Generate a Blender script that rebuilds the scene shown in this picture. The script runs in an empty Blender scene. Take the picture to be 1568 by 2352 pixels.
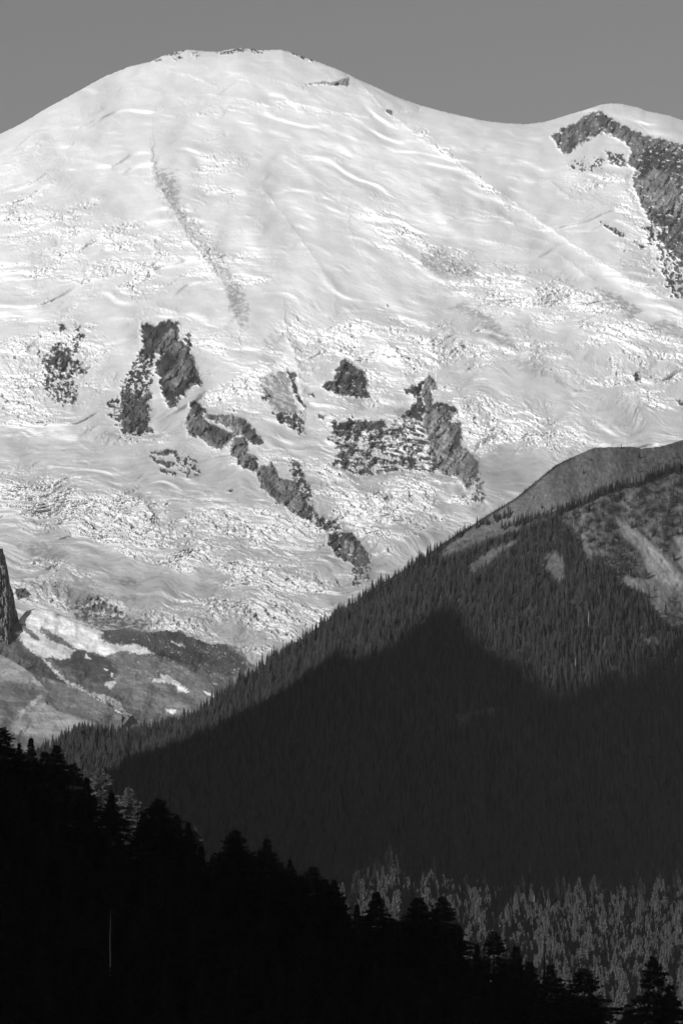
import bpy, math, random
import numpy as np
sc = bpy.context.scene
COL = sc.collection
R = math.radians
rng = np.random.default_rng(7)
random.seed(7)

# ------------------------------------------------------------------ camera, sky, sun, exposure
F = 9578.0                       # focal length in reference pixels (frame 1568 x 2352)
PITCH = R(7.2)
cd = bpy.data.cameras.new('camera')
cam = bpy.data.objects.new('camera', cd); COL.objects.link(cam)
cam.location = (0, 0, 0); cam.rotation_euler = (R(90) + PITCH, 0, 0)
cd.sensor_fit = 'VERTICAL'; cd.sensor_height = 36.0
cd.lens = 36.0 * F / 2352.0
cd.clip_start = 5.0; cd.clip_end = 90000.0
sc.camera = cam

SUN_AZ, SUN_EL = R(30), R(12.5)    # the sun stands behind the camera, to its left
S = np.array([-math.sin(SUN_AZ) * math.cos(SUN_EL), -math.cos(SUN_AZ) * math.cos(SUN_EL), math.sin(SUN_EL)])
sl = bpy.data.lights.new('sun', 'SUN'); sl.energy = 4.0; sl.angle = R(0.5); sl.color = (1, 1, 1)
so = bpy.data.objects.new('sun', sl); COL.objects.link(so)
from mathutils import Vector
so.rotation_euler = Vector(S.tolist()).to_track_quat('Z', 'Y').to_euler()
so.location = (-400, -500, 3000)

w = bpy.data.worlds.new('World'); sc.world = w; w.use_nodes = True
nt = w.node_tree; bg = nt.nodes['Background']
sky = nt.nodes.new('ShaderNodeTexSky'); sky.sky_type = 'NISHITA'; sky.sun_disc = False
sky.sun_elevation = SUN_EL; sky.sun_rotation = R(180) + SUN_AZ
sky.altitude = 1500; sky.air_density = 1.0; sky.dust_density = 0.3; sky.ozone_density = 1.0
bw = nt.nodes.new('ShaderNodeRGBToBW')
nt.links.new(sky.outputs[0], bw.inputs[0]); nt.links.new(bw.outputs[0], bg.inputs[0])
bg.inputs[1].default_value = 0.060
sc.view_settings.view_transform = 'Standard'; sc.view_settings.look = 'None'
sc.view_settings.exposure = 0.0; sc.view_settings.gamma = 1.0
sc.cycles.use_denoising = True
sc.cycles.max_bounces = 5; sc.cycles.diffuse_bounces = 2; sc.cycles.volume_bounces = 0
sc.cycles.use_adaptive_sampling = True

# ------------------------------------------------------------------ helpers
def tag(o, label=None, cat=None, group=None, kind=None):
    if label: o['label'] = label
    if cat: o['category'] = cat
    if group: o['group'] = group
    if kind: o['kind'] = kind
    return o

_P = {}
def perlin(x, y, seed):
    if seed not in _P:
        r = np.random.default_rng(seed)
        p = r.permutation(256); a = r.random(256) * 2 * np.pi
        _P[seed] = (np.concatenate([p, p]), np.cos(a).astype('f4'), np.sin(a).astype('f4'))
    p, gx, gy = _P[seed]
    x = np.asarray(x, 'f4'); y = np.asarray(y, 'f4')
    xi = np.floor(x).astype('i4'); yi = np.floor(y).astype('i4')
    fx = x - xi; fy = y - yi; xi &= 255; yi &= 255
    u = fx * fx * fx * (fx * (fx * 6 - 15) + 10); v = fy * fy * fy * (fy * (fy * 6 - 15) + 10)
    def g(ix, iy, dx, dy):
        h = p[p[(xi + ix) & 255] + ((yi + iy) & 255)]
        return gx[h] * dx + gy[h] * dy
    a = g(0, 0, fx, fy); b = g(1, 0, fx - 1, fy); c = g(0, 1, fx, fy - 1); d = g(1, 1, fx - 1, fy - 1)
    return (a + (b - a) * u + (c - a) * v + (a - b - c + d) * u * v) * 1.5
def fbm(x, y, seed, n=4, gain=0.5):
    s = 0; a = 1.0
    for i in range(n):
        s = s + a * perlin(x * 2 ** i, y * 2 ** i, seed + i); a *= gain
    return s
def cells(x, y, seed):
    """F1, F2 and a random number per cell"""
    r = np.random.default_rng(seed)
    p = r.permutation(256); p = np.concatenate([p, p]); jx = r.random(256).astype('f4'); jy = r.random(256).astype('f4'); hv = r.random(256).astype('f4')
    x = np.asarray(x, 'f4'); y = np.asarray(y, 'f4')
    xi = np.floor(x).astype('i4'); yi = np.floor(y).astype('i4')
    f1 = np.full(x.shape, 9, 'f4'); f2 = f1.copy(); idv = np.zeros(x.shape, 'f4'); cx = idv.copy(); cy = idv.copy()
    for ox in (-1, 0, 1):
        for oy in (-1, 0, 1):
            h = p[p[(xi + ox) & 255] + ((yi + oy) & 255)]
            ax = x - (xi + ox + jx[h]); ay = y - (yi + oy + jy[h]); d = np.hypot(ax, ay)
            n = d < f1; cx = np.where(n, ax, cx); cy = np.where(n, ay, cy)
            f2 = np.where(n, f1, np.minimum(f2, d)); idv = np.where(n, hv[h], idv); f1 = np.where(n, d, f1)
    return f1, f2, idv, cx, cy
def sstep(a, b, x):
    t = np.clip((x - a) / (b - a), 0, 1); return t * t * (3 - 2 * t)
def polydist(X, Y, pts, closed=True):
    """distance to a polyline; negative inside when closed"""
    pts = np.asarray(pts, 'f4'); n = len(pts)
    d = np.full(X.shape, 1e9, 'f4'); ins = np.zeros(X.shape, bool)
    for i in range(n if closed else n - 1):
        ax, ay = pts[i]; bx, by = pts[(i + 1) % n]
        ex, ey = bx - ax, by - ay; L = ex * ex + ey * ey + 1e-9
        t = np.clip(((X - ax) * ex + (Y - ay) * ey) / L, 0, 1)
        d = np.minimum(d, np.hypot(X - ax - t * ex, Y - ay - t * ey))
        if closed and ay != by:
            c = ((ay > Y) != (by > Y)) & (X < ex * (Y - ay) / (by - ay) + ax)
            ins ^= c
    return np.where(ins, -d, d) if closed else d
def poly_mask(PX, PY, pts, jit, soft, JN, grow=0.0):
    pts = np.asarray(pts, float); m = jit * 2 + 12 + grow
    box = (PX > pts[:, 0].min() - m) & (PX < pts[:, 0].max() + m) & (PY > pts[:, 1].min() - m) & (PY < pts[:, 1].max() + m)
    out = np.zeros(PX.shape, 'f4')
    if box.any():
        d = polydist(PX[box], PY[box], pts) + JN[box] * jit - grow
        out[box] = 1 - sstep(-soft, soft, d)
    return out
def ellipses(PX, PY, lst):
    out = np.zeros(PX.shape, 'f4')
    for x, y, rx, ry, deg, a in lst:
        c, s = math.cos(R(deg)), math.sin(R(deg))
        u = ((PX - x) * c + (PY - y) * s) / rx; v = (-(PX - x) * s + (PY - y) * c) / ry
        out += a * np.exp(-(u * u + v * v))
    return out
def ray(px, py):
    cx = (np.asarray(px, 'f8') - 784) / F; cz = (1176 - np.asarray(py, 'f8')) / F
    dy = math.cos(PITCH) - cz * math.sin(PITCH); dz = math.sin(PITCH) + cz * math.cos(PITCH)
    return cx / dy, dz / dy
def world(px, py, Y):
    a, b = ray(px, py); return np.stack([a * Y, Y + 0 * a, b * Y], -1)
def interp(pts):
    a = np.array(sorted(pts), float); return lambda x: np.interp(x, a[:, 0], a[:, 1])
def tps(pts):
    p = np.array(pts, float); q = p[:, :2] / 500; n = len(p)
    def k(d): return d * d * np.log(d + 1e-9)
    A = np.zeros((n + 3, n + 3)); A[:n, :n] = k(np.hypot(q[:, None, 0] - q[None, :, 0], q[:, None, 1] - q[None, :, 1])) + np.eye(n) * 0.01
    A[:n, n] = 1; A[:n, n + 1:] = q; A[n, :n] = 1; A[n + 1:, :n] = q.T
    wv = np.linalg.solve(A, np.concatenate([p[:, 2], [0, 0, 0]]))
    def f(x, y):
        x = np.asarray(x, float) / 500; y = np.asarray(y, float) / 500; s = wv[n] + wv[n + 1] * x + wv[n + 2] * y
        for i in range(n): s = s + wv[i] * k(np.hypot(x - q[i, 0], y - q[i, 1]))
        return s
    return f
def grid_mesh(name, P, attrs, mat, smooth=True):
    """P: rows x cols x 3"""
    nr, nc = P.shape[:2]
    me = bpy.data.meshes.new(name)
    idx = np.arange(nr * nc).reshape(nr, nc)
    q = np.stack([idx[:-1, :-1], idx[1:, :-1], idx[1:, 1:], idx[:-1, 1:]], -1).reshape(-1, 4)
    me.vertices.add(nr * nc); me.vertices.foreach_set('co', P.astype('f4').ravel())
    me.loops.add(q.size); me.loops.foreach_set('vertex_index', q.astype('i4').ravel())
    me.polygons.add(len(q)); me.polygons.foreach_set('loop_start', np.arange(0, q.size, 4, dtype='i4'))
    me.polygons.foreach_set('use_smooth', np.full(len(q), smooth))
    me.update(calc_edges=True)
    for k, a in attrs.items():
        at = me.attributes.new(k, 'FLOAT', 'POINT'); at.data.foreach_set('value', a.astype('f4').ravel())
    me.materials.append(mat)
    o = bpy.data.objects.new(name, me); COL.objects.link(o)
    return o
def mesh_obj(name, V, Fc, mat, smooth=False):
    me = bpy.data.meshes.new(name); me.from_pydata([tuple(v) for v in V], [], Fc)
    if smooth: me.polygons.foreach_set('use_smooth', [True] * len(Fc))
    me.materials.append(mat); o = bpy.data.objects.new(name, me); return o

def mat_terrain(name, nscale, namp, rough=0.9, bump=0.0, bscale=0.1):
    m = bpy.data.materials.new(name); m.use_nodes = True; t = m.node_tree; b = t.nodes['Principled BSDF']
    at = t.nodes.new('ShaderNodeAttribute'); at.attribute_name = 'albedo'
    ge = t.nodes.new('ShaderNodeNewGeometry'); no = t.nodes.new('ShaderNodeTexNoise')
    no.inputs['Scale'].default_value = nscale; no.inputs['Detail'].default_value = 5; no.inputs['Roughness'].default_value = 0.65
    mr = t.nodes.new('ShaderNodeMapRange'); mr.inputs[1].default_value = 0.3; mr.inputs[2].default_value = 0.7
    mr.inputs[3].default_value = 1 - namp; mr.inputs[4].default_value = 1 + namp
    mu = t.nodes.new('ShaderNodeMath'); mu.operation = 'MULTIPLY'
    t.links.new(ge.outputs['Position'], no.inputs['Vector']); t.links.new(no.outputs[0], mr.inputs[0])
    t.links.new(at.outputs['Fac'], mu.inputs[0]); t.links.new(mr.outputs[0], mu.inputs[1]); t.links.new(mu.outputs[0], b.inputs['Base Color'])
    b.inputs['Roughness'].default_value = rough; b.inputs['Specular IOR Level'].default_value = 0.15
    return m
def mat_grey(name, lo, hi, rough=0.8, scale=1.0, inst=0.0, spec=0.2):
    m = bpy.data.materials.new(name); m.use_nodes = True; t = m.node_tree; b = t.nodes['Principled BSDF']
    co = t.nodes.new('ShaderNodeTexCoord'); no = t.nodes.new('ShaderNodeTexNoise'); no.inputs['Scale'].default_value = scale
    no.inputs['Detail'].default_value = 4
    mr = t.nodes.new('ShaderNodeMapRange'); mr.inputs[1].default_value = 0.3; mr.inputs[2].default_value = 0.7
    mr.inputs[3].default_value = lo; mr.inputs[4].default_value = hi
    t.links.new(co.outputs['Object'], no.inputs['Vector']); t.links.new(no.outputs[0], mr.inputs[0])
    out = mr.outputs[0]
    if inst:
        oi = t.nodes.new('ShaderNodeObjectInfo'); m2 = t.nodes.new('ShaderNodeMapRange')
        m2.inputs[3].default_value = 1 - inst; m2.inputs[4].default_value = 1 + inst
        mu = t.nodes.new('ShaderNodeMath'); mu.operation = 'MULTIPLY'
        t.links.new(oi.outputs['Random'], m2.inputs[0]); t.links.new(m2.outputs[0], mu.inputs[0]); t.links.new(out, mu.inputs[1]); out = mu.outputs[0]
    t.links.new(out, b.inputs['Base Color']); b.inputs['Roughness'].default_value = rough; b.inputs['Specular IOR Level'].default_value = spec
    return m
M_SNOW = mat_terrain('glacier_and_rock', 0.02, 0.05)
M_SOIL = mat_terrain('moraine_soil', 0.03, 0.18)
M_HILL = mat_terrain('hill_ground', 0.04, 0.22)
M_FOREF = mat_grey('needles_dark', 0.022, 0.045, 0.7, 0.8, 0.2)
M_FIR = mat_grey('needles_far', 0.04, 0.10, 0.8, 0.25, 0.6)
M_FIRP = mat_grey('needles_sunlit', 0.07, 0.14, 0.7, 0.8, 0.1)  # lighter copy of the fir needles, sunlight put into the colour
M_BARK = mat_grey('bark', 0.05, 0.09, 0.9, 2.0)
M_DEAD = mat_grey('bleached_wood', 0.32, 0.5, 0.8, 1.5)
M_DEADDK = mat_grey('dead_dark_wood', 0.03, 0.05, 0.9, 1.5)

def frame_pts(fr, pts):
    k, ox, oy = dict(P=(1, 0, 0), z1=(.5, 0, 62.7), z2=(.5, 784, 62.7), z3=(.5, 0, 690), z4=(.5, 784, 690), z5=(.4, 0, 1191.7),
                     z6=(.5, 784, 1003.5), A=(.36, 282.2, 721.3), B=(.28, 721.3, 784))[fr]
    return [(ox + k * x, oy + k * y) for x, y in pts]
def columns(x0, x1, step):
    core = np.arange(x0, x1 + 0.1, step); e = []; d = step; x = x1
    while x < x1 + 3500: d *= 1.35; x += d; e.append(x)
    e = np.array(e); return np.concatenate([(x0 + x1 - e)[::-1], core, e])
def add_back(P, n=6, first=12.0, drop=0.5):
    rows = []; q = P[0]; s = first
    for i in range(n):
        q = q + np.array([0, s, -s * drop * (0.3 + i * 0.25)]); rows.append(q); s *= 2.6
    return np.stack(rows[::-1], 0)
def finish_surface(name, PX, PY, Y, alb, mat, shelf=0):
    P = world(PX, PY, Y)
    if shelf: P = np.concatenate([P[:1] + np.array([0, shelf, -.02 * shelf]), P], 0); alb = np.concatenate([alb[:1], alb], 0)
    back = add_back(P); front = P[-1].copy(); front[:, 1] -= np.maximum(front[:, 2] + 60, 20) * 0.9; front[:, 2] = -60
    P2 = np.concatenate([back, P, front[None]], 0)
    a = np.concatenate([np.repeat(alb[:1], len(back), 0), alb, alb[-1:]], 0)
    o = grid_mesh(name, P2, {'albedo': a}, mat); tag(o, kind='structure'); return o

# ------------------------------------------------------------------ ground sheet
g = 22000
gm = np.zeros((2, 2, 3)); gm[0, 0] = (-g, 24000, -45); gm[0, 1] = (g, 24000, -45); gm[1, 0] = (-g, -9000, -45); gm[1, 1] = (g, -9000, -45)
tag(grid_mesh('ground', gm, {'albedo': np.full((2, 2), 0.12)}, M_HILL), kind='structure')

# ------------------------------------------------------------------ the glaciated mountain
SIL = interp([(-4000, 1900), (-1500, 900), (-600, 560), (-200, 400), (-60, 335), (0, 308), (38, 290), (60, 278), (105, 250), (170, 215), (240, 176), (300, 152), (345, 142), (370, 130), (400, 120), (430, 114),
              (455, 116), (475, 118), (500, 119), (515, 116), (545, 110), (575, 112), (600, 115), (650, 114), (690, 128), (730, 142), (770, 157), (800, 170), (822, 182), (860, 198), (910, 222),
              (960, 240), (1010, 254), (1060, 266), (1110, 277), (1160, 283), (1210, 285), (1250, 280), (1290, 268), (1340, 253), (1380, 240), (1405, 237), (1430, 239), (1470, 248), (1482, 254), (1500, 258),
              (1540, 266), (1568, 277), (1640, 292), (1800, 340), (2300, 560), (5600, 1900)])
def mountain():
    xs = columns(-30, 1600, 1.5); nr = 1060
    t = np.linspace(0, 1, nr)[:, None]
    top = SIL(xs)[None]; top = top + perlin(xs / 9, xs * 0, 300)[None] * 1.2 + perlin(xs / 3.5, xs * 0, 301)[None] * 0.7 * (np.abs(xs - 540) < 200)[None]
    # rows lie parallel to the skyline at the top and level at the bottom
    PY = (top + (1780 - np.minimum(top, 1700)) * t).astype('f4'); PX = np.broadcast_to(xs[None], PY.shape).astype('f4').copy()
    SX = np.broadcast_to(SIL(xs)[None], PY.shape).astype('f4')
    X, Yp = PX, PY
    # a domain that follows the contour lines of the dome
    k = np.clip(1 - (Yp - 110) / 1150, 0.05, 1)
    q = Yp - k * (SX - 110) * 0.85
    low = fbm(X / 420, Yp / 300, 11, 3)
    q = q + low * 45 * sstep(250, 900, Yp)
    qt = 0.10 * (X - 784) * sstep(1000, 1250, Yp) * (1 - sstep(900, 1200, X))   # lower glaciers run down to the right
    q = q - qt
    q = q + fbm(X / 130, Yp / 80, 15, 2) * 18 * sstep(600, 950, Yp)
    JN = fbm(X / 14, Yp / 12, 40, 4, 0.6)
    DN = fbm((X + .2 * q) / 15, q / 6.5, 44, 4, .6)
    JB = fbm(X / 7, Yp / 5.5, 50, 3, 0.65)
    HN = fbm((X + 0.3 * Yp) / 26, q / 4.6, 60, 3, 0.6)
    # roughness of the ice
    rough = ellipses(X, Yp, [
        (120, 330, 160, 60, -15, .35), (60, 480, 120, 60, 0, .55), (230, 560, 190, 80, 15, .8), (60, 640, 140, 40, 10, .6), (330, 620, 80, 60, 20, .5),
        (500, 375, 75, 26, -15, 1.0), (510, 440, 50, 25, 0, .8), (480, 255, 110, 16, -8, .5), (680, 250, 120, 20, 12, .55), (380, 440, 30, 60, -25, .6),
        (470, 560, 30, 90, -30, .8), (560, 640, 60, 60, 40, .5), (885, 510, 80, 50, 35, .8), (990, 320, 60, 16, 40, .9), (1080, 400, 110, 10, 42, .8),
        (1240, 520, 120, 10, 38, .7), (1020, 590, 110, 36, 20, .8), (1180, 670, 150, 46, 12, .95), (1330, 700, 150, 40, 20, .9), (1440, 470, 90, 60, 40, .8),
        (1480, 620, 80, 50, 30, .7), (1350, 420, 70, 30, 10, .4), (1500, 800, 120, 60, 20, .9), (1380, 850, 160, 50, 15, .9), (860, 780, 140, 60, 0, .7),
        (820, 880, 90, 90, 0, .6), (1040, 800, 160, 50, 0, .8), (1100, 970, 120, 70, 20, 1.1), (1250, 1000, 100, 40, 10, .8), (670, 790, 60, 80, 20, .7),
        (480, 790, 60, 40, 0, .6), (80, 830, 110, 90, 0, 1.0), (60, 920, 90, 50, 0, .9), (180, 800, 60, 60, 0, .9), (550, 910, 90, 50, 0, 1.0), (300, 1000, 80, 40, 10, .5),
        (60, 1130, 110, 44, 8, 1.2), (280, 1160, 130, 36, 8, 1.0), (170, 1190, 180, 30, 5, .8), (600, 1070, 120, 30, 5, .6), (560, 1210, 150, 40, 12, 1.2),
        (310, 1230, 160, 34, 10, 1.0), (440, 1290, 130, 34, 14, 1.0), (630, 1330, 130, 32, 6, 1.2), (700, 1190, 80, 30, 10, .8), (850, 1160, 160, 50, 5, 1.1),
        (1000, 1140, 120, 40, 5, .9), (900, 1220, 100, 60, 0, .9), (560, 1400, 120, 30, 10, 1.1), (680, 1420, 110, 34, 5, 1.1), (230, 1390, 130, 26, 12, 1.1), (120, 1300, 90, 30, 12, .8),
        (60, 1360, 80, 26, 5, .9), (420, 1430, 90, 26, 8, .9), (930, 1030, 130, 50, 0, .9), (760, 1080, 90, 14, 0, .3), (600, 1480, 60, 30, 0, .9), (1380, 940, 120, 30, 0, .4)])
    smooth_ = ellipses(X, Yp, [
        (560, 170, 230, 34, 2, .5), (780, 330, 180, 50, 5, .45), (1300, 560, 200, 16, 40, 1.0), (1450, 690, 110, 20, 38, 1.0), (740, 540, 110, 60, 30, .6),
        (440, 1080, 190, 30, 5, .7), (270, 1050, 170, 26, 6, .7), (330, 960, 80, 26, 0, .6), (120, 1270, 150, 20, 20, .8), (330, 1300, 110, 14, 18, .7), (490, 1340, 36, 40, 80, .8),
        (640, 1000, 40, 24, 0, .7), (1190, 860, 60, 30, 30, .8), (1160, 1080, 60, 50, 0, 1.5), (960, 1220, 60, 40, -10, .8), (1250, 880, 120, 16, 8, .5), (620, 720, 60, 26, 0, .4), (500, 1170, 120, 12, 10, .8),
        (1150, 560, 160, 36, 10, .45), (400, 700, 120, 30, 0, .4), (1100, 280, 140, 24, 5, .4), (300, 470, 80, 40, 0, .4)])
    rn = fbm(X / 90, q / 36, 70, 4, 0.6)
    RG = np.clip(rough * (0.8 + 0.8 * rn) + 0.16 * sstep(200, 500, Yp) * (0.6 + 1.2 * rn) - smooth_ * 0.8, 0.0, 1.25)
    RG = RG * (0.25 + 0.75 * sstep(8, 60, Yp - SX))
    # depth of the surface: overall face
    Y = 11000 + (1500 - Yp) * 3.05
    Y = Y + ((X - 620) ** 2) / np.where(X > 620, 3000.0, 4200.0)
    Y = Y + 90 * np.exp(-(Yp - SX) / 22.0)
    Y = Y + low * 70 + fbm(X / 170, q / 110, 21, 3) * 26
    D = np.zeros_like(Y)
    # contour swells: long gentle backs and short steep fronts
    RGc = np.clip(RG, 0, 1.2)
    def swell(lam, steep, seed, mask, ax=5.0, wob=1.3):
        t = q / lam + wob * perlin(X / (ax * lam), q / (2.6 * lam), seed) + .35 * perlin(X / (1.6 * lam), q / (1.2 * lam), seed + 1)
        f = t - np.floor(t); w1 = .66
        g = np.where(f < w1, .5 - sstep(0, w1, f), -.5 + sstep(w1, 1, f))
        return lam * steep * g * mask
    def patch(lx, ly, seed, lo, hi): return sstep(lo, hi, fbm(X / lx, q / ly, seed, 2))
    up = 1 - .55 * np.clip(smooth_, 0, 1)
    D += swell(46, .42, 80, patch(120, 50, 400, -.2, .6) * up, 3.5, 1.0)
    LOW = .5 + .5 * sstep(650, 1000, Yp)
    D += LOW * swell(22, .55, 83, patch(60, 24, 402, -.05, .6) * up * (.6 + .6 * RGc), 3.0, 1.1)
    D += LOW * swell(12, .55, 86, patch(40, 13, 404, -.1, .6) * (.25 + .8 * RGc) * up, 3.2, 1.1)
    D += swell(6.5, .48, 89, patch(50, 9, 406, -.3, .5) * (.22 + .6 * RGc + .6 * sstep(850, 1050, Yp) * up), 8.0, .9)
    D += swell(4.0, .42, 97, patch(40, 7, 408, -.3, .5) * (.16 + .4 * RGc + .6 * sstep(850, 1050, Yp) * up), 11.0, .9)
    n = perlin(X / 52, q / 12, 82); D += n * 1.6 * (.35 + .6 * RGc)
    n = perlin((X - 0.4 * Yp) / 24, q / 6.5, 93); D += n * 1.2 * RGc
    lowz = .25 + .75 * sstep(800, 1050, Yp)
    D -= (1 - 2.4 * np.abs(perlin(X / 46, q / 7.5, 84))) * 1.9 * (.12 + .55 * RGc + .5 * lowz * up) * patch(70, 22, 410, -.4, .3)
    D -= (1 - 2.4 * np.abs(perlin(X / 26, q / 4.6, 98))) * 1.0 * (.15 + .55 * RGc + .45 * lowz * up) * patch(50, 16, 412, -.4, .3)
    D += JB * .38 + DN * (.5 + 1.2 * RGc)
    # seracs: upright blocks with ledges and gaps between them
    wx = X + fbm(X / 14, Yp / 12, 85, 3) * 9; wy = q + fbm(X / 12, Yp / 10, 88, 3) * 5
    for (lx, ly, seed, st, jump, tx, lo) in [(44, 18, 90, .6, 3.4, .24, .25), (26, 9.0, 91, .6, 1.6, .24, .15)]:
        f1, f2, cv, ox, oy = cells(wx / lx, wy / ly, seed)
        m_ = np.clip(RG - lo, 0, .75) * (.72 + .28 * sstep(650, 1000, Yp))
        D += m_ * (2.9 * oy * ly * st + (np.mod(cv * 7.3, 1) - .62) * tx * 2 * ox * lx - (cv - .5) * jump + .35 * jump * np.exp(-((f2 - f1) / .12) ** 2))
    # long open crevasses
    cr = np.abs(perlin((X + 0.25 * Yp) / 70, q / 7.0, 95)); mz = sstep(0.0, 0.35, perlin(X / 80, Yp / 45, 96))
    D += 7.0 * np.exp(-(cr / 0.05) ** 2) * mz * sstep(.05, .4, RG) * sstep(700, 1000, Yp)
    # named ridges and breaks: (points, height m, width left, width right)
    def ridge(fr, pts, h, wl, wr, taper=25):
        pts = frame_pts(fr, pts); p = np.array(pts); m = 3.5 * max(wl, wr) + 10
        b = (X > p[:, 0].min() - m) & (X < p[:, 0].max() + m) & (Yp > p[:, 1].min() - m) & (Yp < p[:, 1].max() + m)
        xx = X[b] + JN[b] * 4; yy = Yp[b] + JB[b] * 2
        d = polydist(xx, yy, pts, False)
        if abs(p[-1, 1] - p[0, 1]) > abs(p[-1, 0] - p[0, 0]):
            o_ = np.argsort(p[:, 1]); side = xx - np.interp(yy, p[o_, 1], p[o_, 0])
        else:
            o_ = np.argsort(p[:, 0]); side = -(yy - np.interp(xx, p[o_, 0], p[o_, 1]))
        wd = np.where(side < 0, wl, wr)
        D[b] -= h * np.exp(-d / wd)
    ridge('P', [(352, 380), (366, 430), (400, 485), (432, 545), (478, 605), (512, 650), (530, 700), (552, 755)], 16, 34, 14)
    ridge('P', [(600, 430), (655, 500), (690, 550), (740, 620), (770, 660), (768, 720)], 5, 7, 7)
    ridge('P', [(799, 473), (800, 520), (812, 560), (850, 610), (880, 640)], 4, 6, 6)
    ridge('P', [(822, 185), (884, 252), (970, 318), (1019, 348), (1099, 408), (1174, 460), (1234, 505), (1314, 560), (1384, 605), (1484, 665), (1568, 720)], 13, 8, 22)
    ridge('P', [(700, 200), (760, 190), (800, 172)], -14, 5, 10); ridge('P', [(800, 168), (796, 198)], -8, 3, 3)
    ridge('P', [(530, 165), (600, 172), (660, 190), (708, 208)], 8, 7, 12); ridge('P', [(390, 163), (440, 172), (500, 200)], 8, 7, 12)
    ridge('P', [(490, 218), (560, 226), (600, 240), (650, 230), (770, 256), (850, 268)], 9, 6, 12)
    ridge('P', [(360, 254), (400, 246), (460, 236)], -6, 3, 4); ridge('P', [(470, 324), (500, 316), (520, 309)], -10, 2.5, 4)
    ridge('P', [(884, 253), (900, 262), (930, 258), (958, 256), (964, 252)], -12, 3, 5)
    ridge('P', [(740, 1500), (650, 1478)], 3, 6, 6)
    ridge('P', [(655, 740), (668, 790), (680, 830), (690, 880), (700, 930)], 20, 24, 10)
    ridge('P', [(715, 760), (760, 745), (815, 742), (860, 760), (900, 800), (930, 850)], 22, 16, 30)
    ridge('P', [(1000, 880), (1050, 900), (1065, 940), (1075, 1000), (1090, 1060)], 14, 12, 30)
    ridge('P', [(0, 1105), (60, 1112), (140, 1128), (200, 1140), (280, 1132), (330, 1150), (350, 1190)], 30, 26, 12)
    ridge('P', [(330, 716), (365, 704), (402, 714)], 18, 16, 8)
    ridge('P', [(700, 1126), (760, 1117), (840, 1128), (900, 1150)], 24, 26, 12)
    ridge('P', [(90, 770), (60, 800), (40, 850)], 12, 20, 10)
    ridge('P', [(430, 1290), (520, 1300), (560, 1330)], 14, 16, 10)
    ridge('P', [(60, 545), (130, 520), (230, 525), (330, 550), (360, 575)], 22, 60, 12)
    ridge('P', [(30, 500), (90, 480), (150, 495)], 12, 24, 10)
    ridge('P', [(1080, 640), (1140, 625), (1200, 632), (1260, 650)], 18, 30, 10)
    ridge('P', [(1060, 930), (1130, 925), (1200, 940)], 16, 40, 10)
    ridge('P', [(1340, 830), (1420, 850), (1500, 880)], 12, 26, 10)
    ridge('P', [(1440, 440), (1460, 480), (1490, 540)], 10, 30, 10)
    ridge('P', [(560, 1160), (640, 1190), (720, 1210)], 12, 20, 12)
    ridge('P', [(420, 1260), (520, 1280), (600, 1300), (700, 1330)], 10, 18, 12)
    ridge('P', [(1180, 620), (1260, 636), (1310, 660), (1380, 700), (1440, 712)], 12, 16, 16)
    for (fr, pts, h) in [('z2', [(365, 725), (460, 780), (550, 805)], 7), ('z2', [(800, 940), (900, 965), (980, 1000)], 7), ('z2', [(100, 700), (250, 640), (480, 730)], 5),
                         ('z2', [(640, 970), (820, 1010), (1000, 1040), (1150, 1160)], 8), ('z2', [(960, 715), (1060, 790), (1180, 800)], 8), ('z2', [(540, 845), (700, 840), (790, 905)], 7),
                         ('z1', [(180, 430), (350, 385), (460, 370)], 6), ('z1', [(490, 300), (640, 270), (740, 300)], 6), ('z1', [(1370, 580), (1568, 600)], 8), ('z1', [(1450, 780), (1568, 770)], 9),
                         ('z1', [(580, 960), (680, 950), (820, 1000)], 8), ('z1', [(250, 590), (420, 610), (520, 640)], 7), ('z1', [(690, 560), (700, 620), (700, 680)], 8), ('z1', [(1130, 860), (1210, 910)], 7)]:
        ridge(fr, pts, h, 10, 7)

    # albedo: clean snow above, soiled ice below
    alb = 0.85 - 0.31 * sstep(680, 1400, Yp) + 0.0 * X
    alb -= 0.10 * sstep(0.0, 0.9, fbm(X / 120, q / 14, 100, 4, 0.6)) * sstep(500, 1100, Yp)
    alb -= 0.12 * sstep(0.15, 0.8, HN) * sstep(850, 1200, Yp)
    alb += 0.22 * np.clip(RG, 0, 1) * (.7 + .6 * DN) * sstep(700, 1100, Yp)
    alb = np.clip(alb, 0.3, 0.88)
    def dirt(fr, pts, val, jit=8, soft=6, amt=0.8, nz=0.5):
        nonlocal alb
        m = poly_mask(X, Yp, frame_pts(fr, pts), jit, soft, JN) * amt * np.clip(1 + nz * (DN * 1.3 + JB * .5), 0, 1.2)
        m = np.clip(m, 0, 1); alb = alb * (1 - m) + val * m
    dirt('P', [(355, 388), (378, 392), (404, 400), (412, 440), (410, 475), (440, 505), (430, 515), (400, 480), (372, 440), (358, 415)], 0.42, 10, 8, .65, 1.6)
    dirt('P', [(420, 490), (470, 530), (500, 560), (520, 600), (530, 640), (500, 620), (470, 580), (430, 530)], 0.55, 12, 8, .6, 1.2)
    dirt('P', [(520, 650), (552, 660), (574, 715), (562, 752), (545, 742), (528, 700)], 0.4, 9, 7, .6, 1.6)
    dirt('z2', [(360, 1050), (450, 1000), (520, 1060), (620, 1100), (600, 1160), (430, 1130), (370, 1100)], 0.4, 8, 8, .6, 1.0)
    dirt('z2', [(560, 1260), (700, 1340), (780, 1440), (800, 1480), (700, 1450), (620, 1330), (500, 1290)], 0.35, 8, 6, .55, .8)
    dirt('z2', [(1160, 1190), (1290, 1240), (1380, 1300), (1330, 1340), (1250, 1290)], 0.35, 8, 6, .65, .8)
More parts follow.
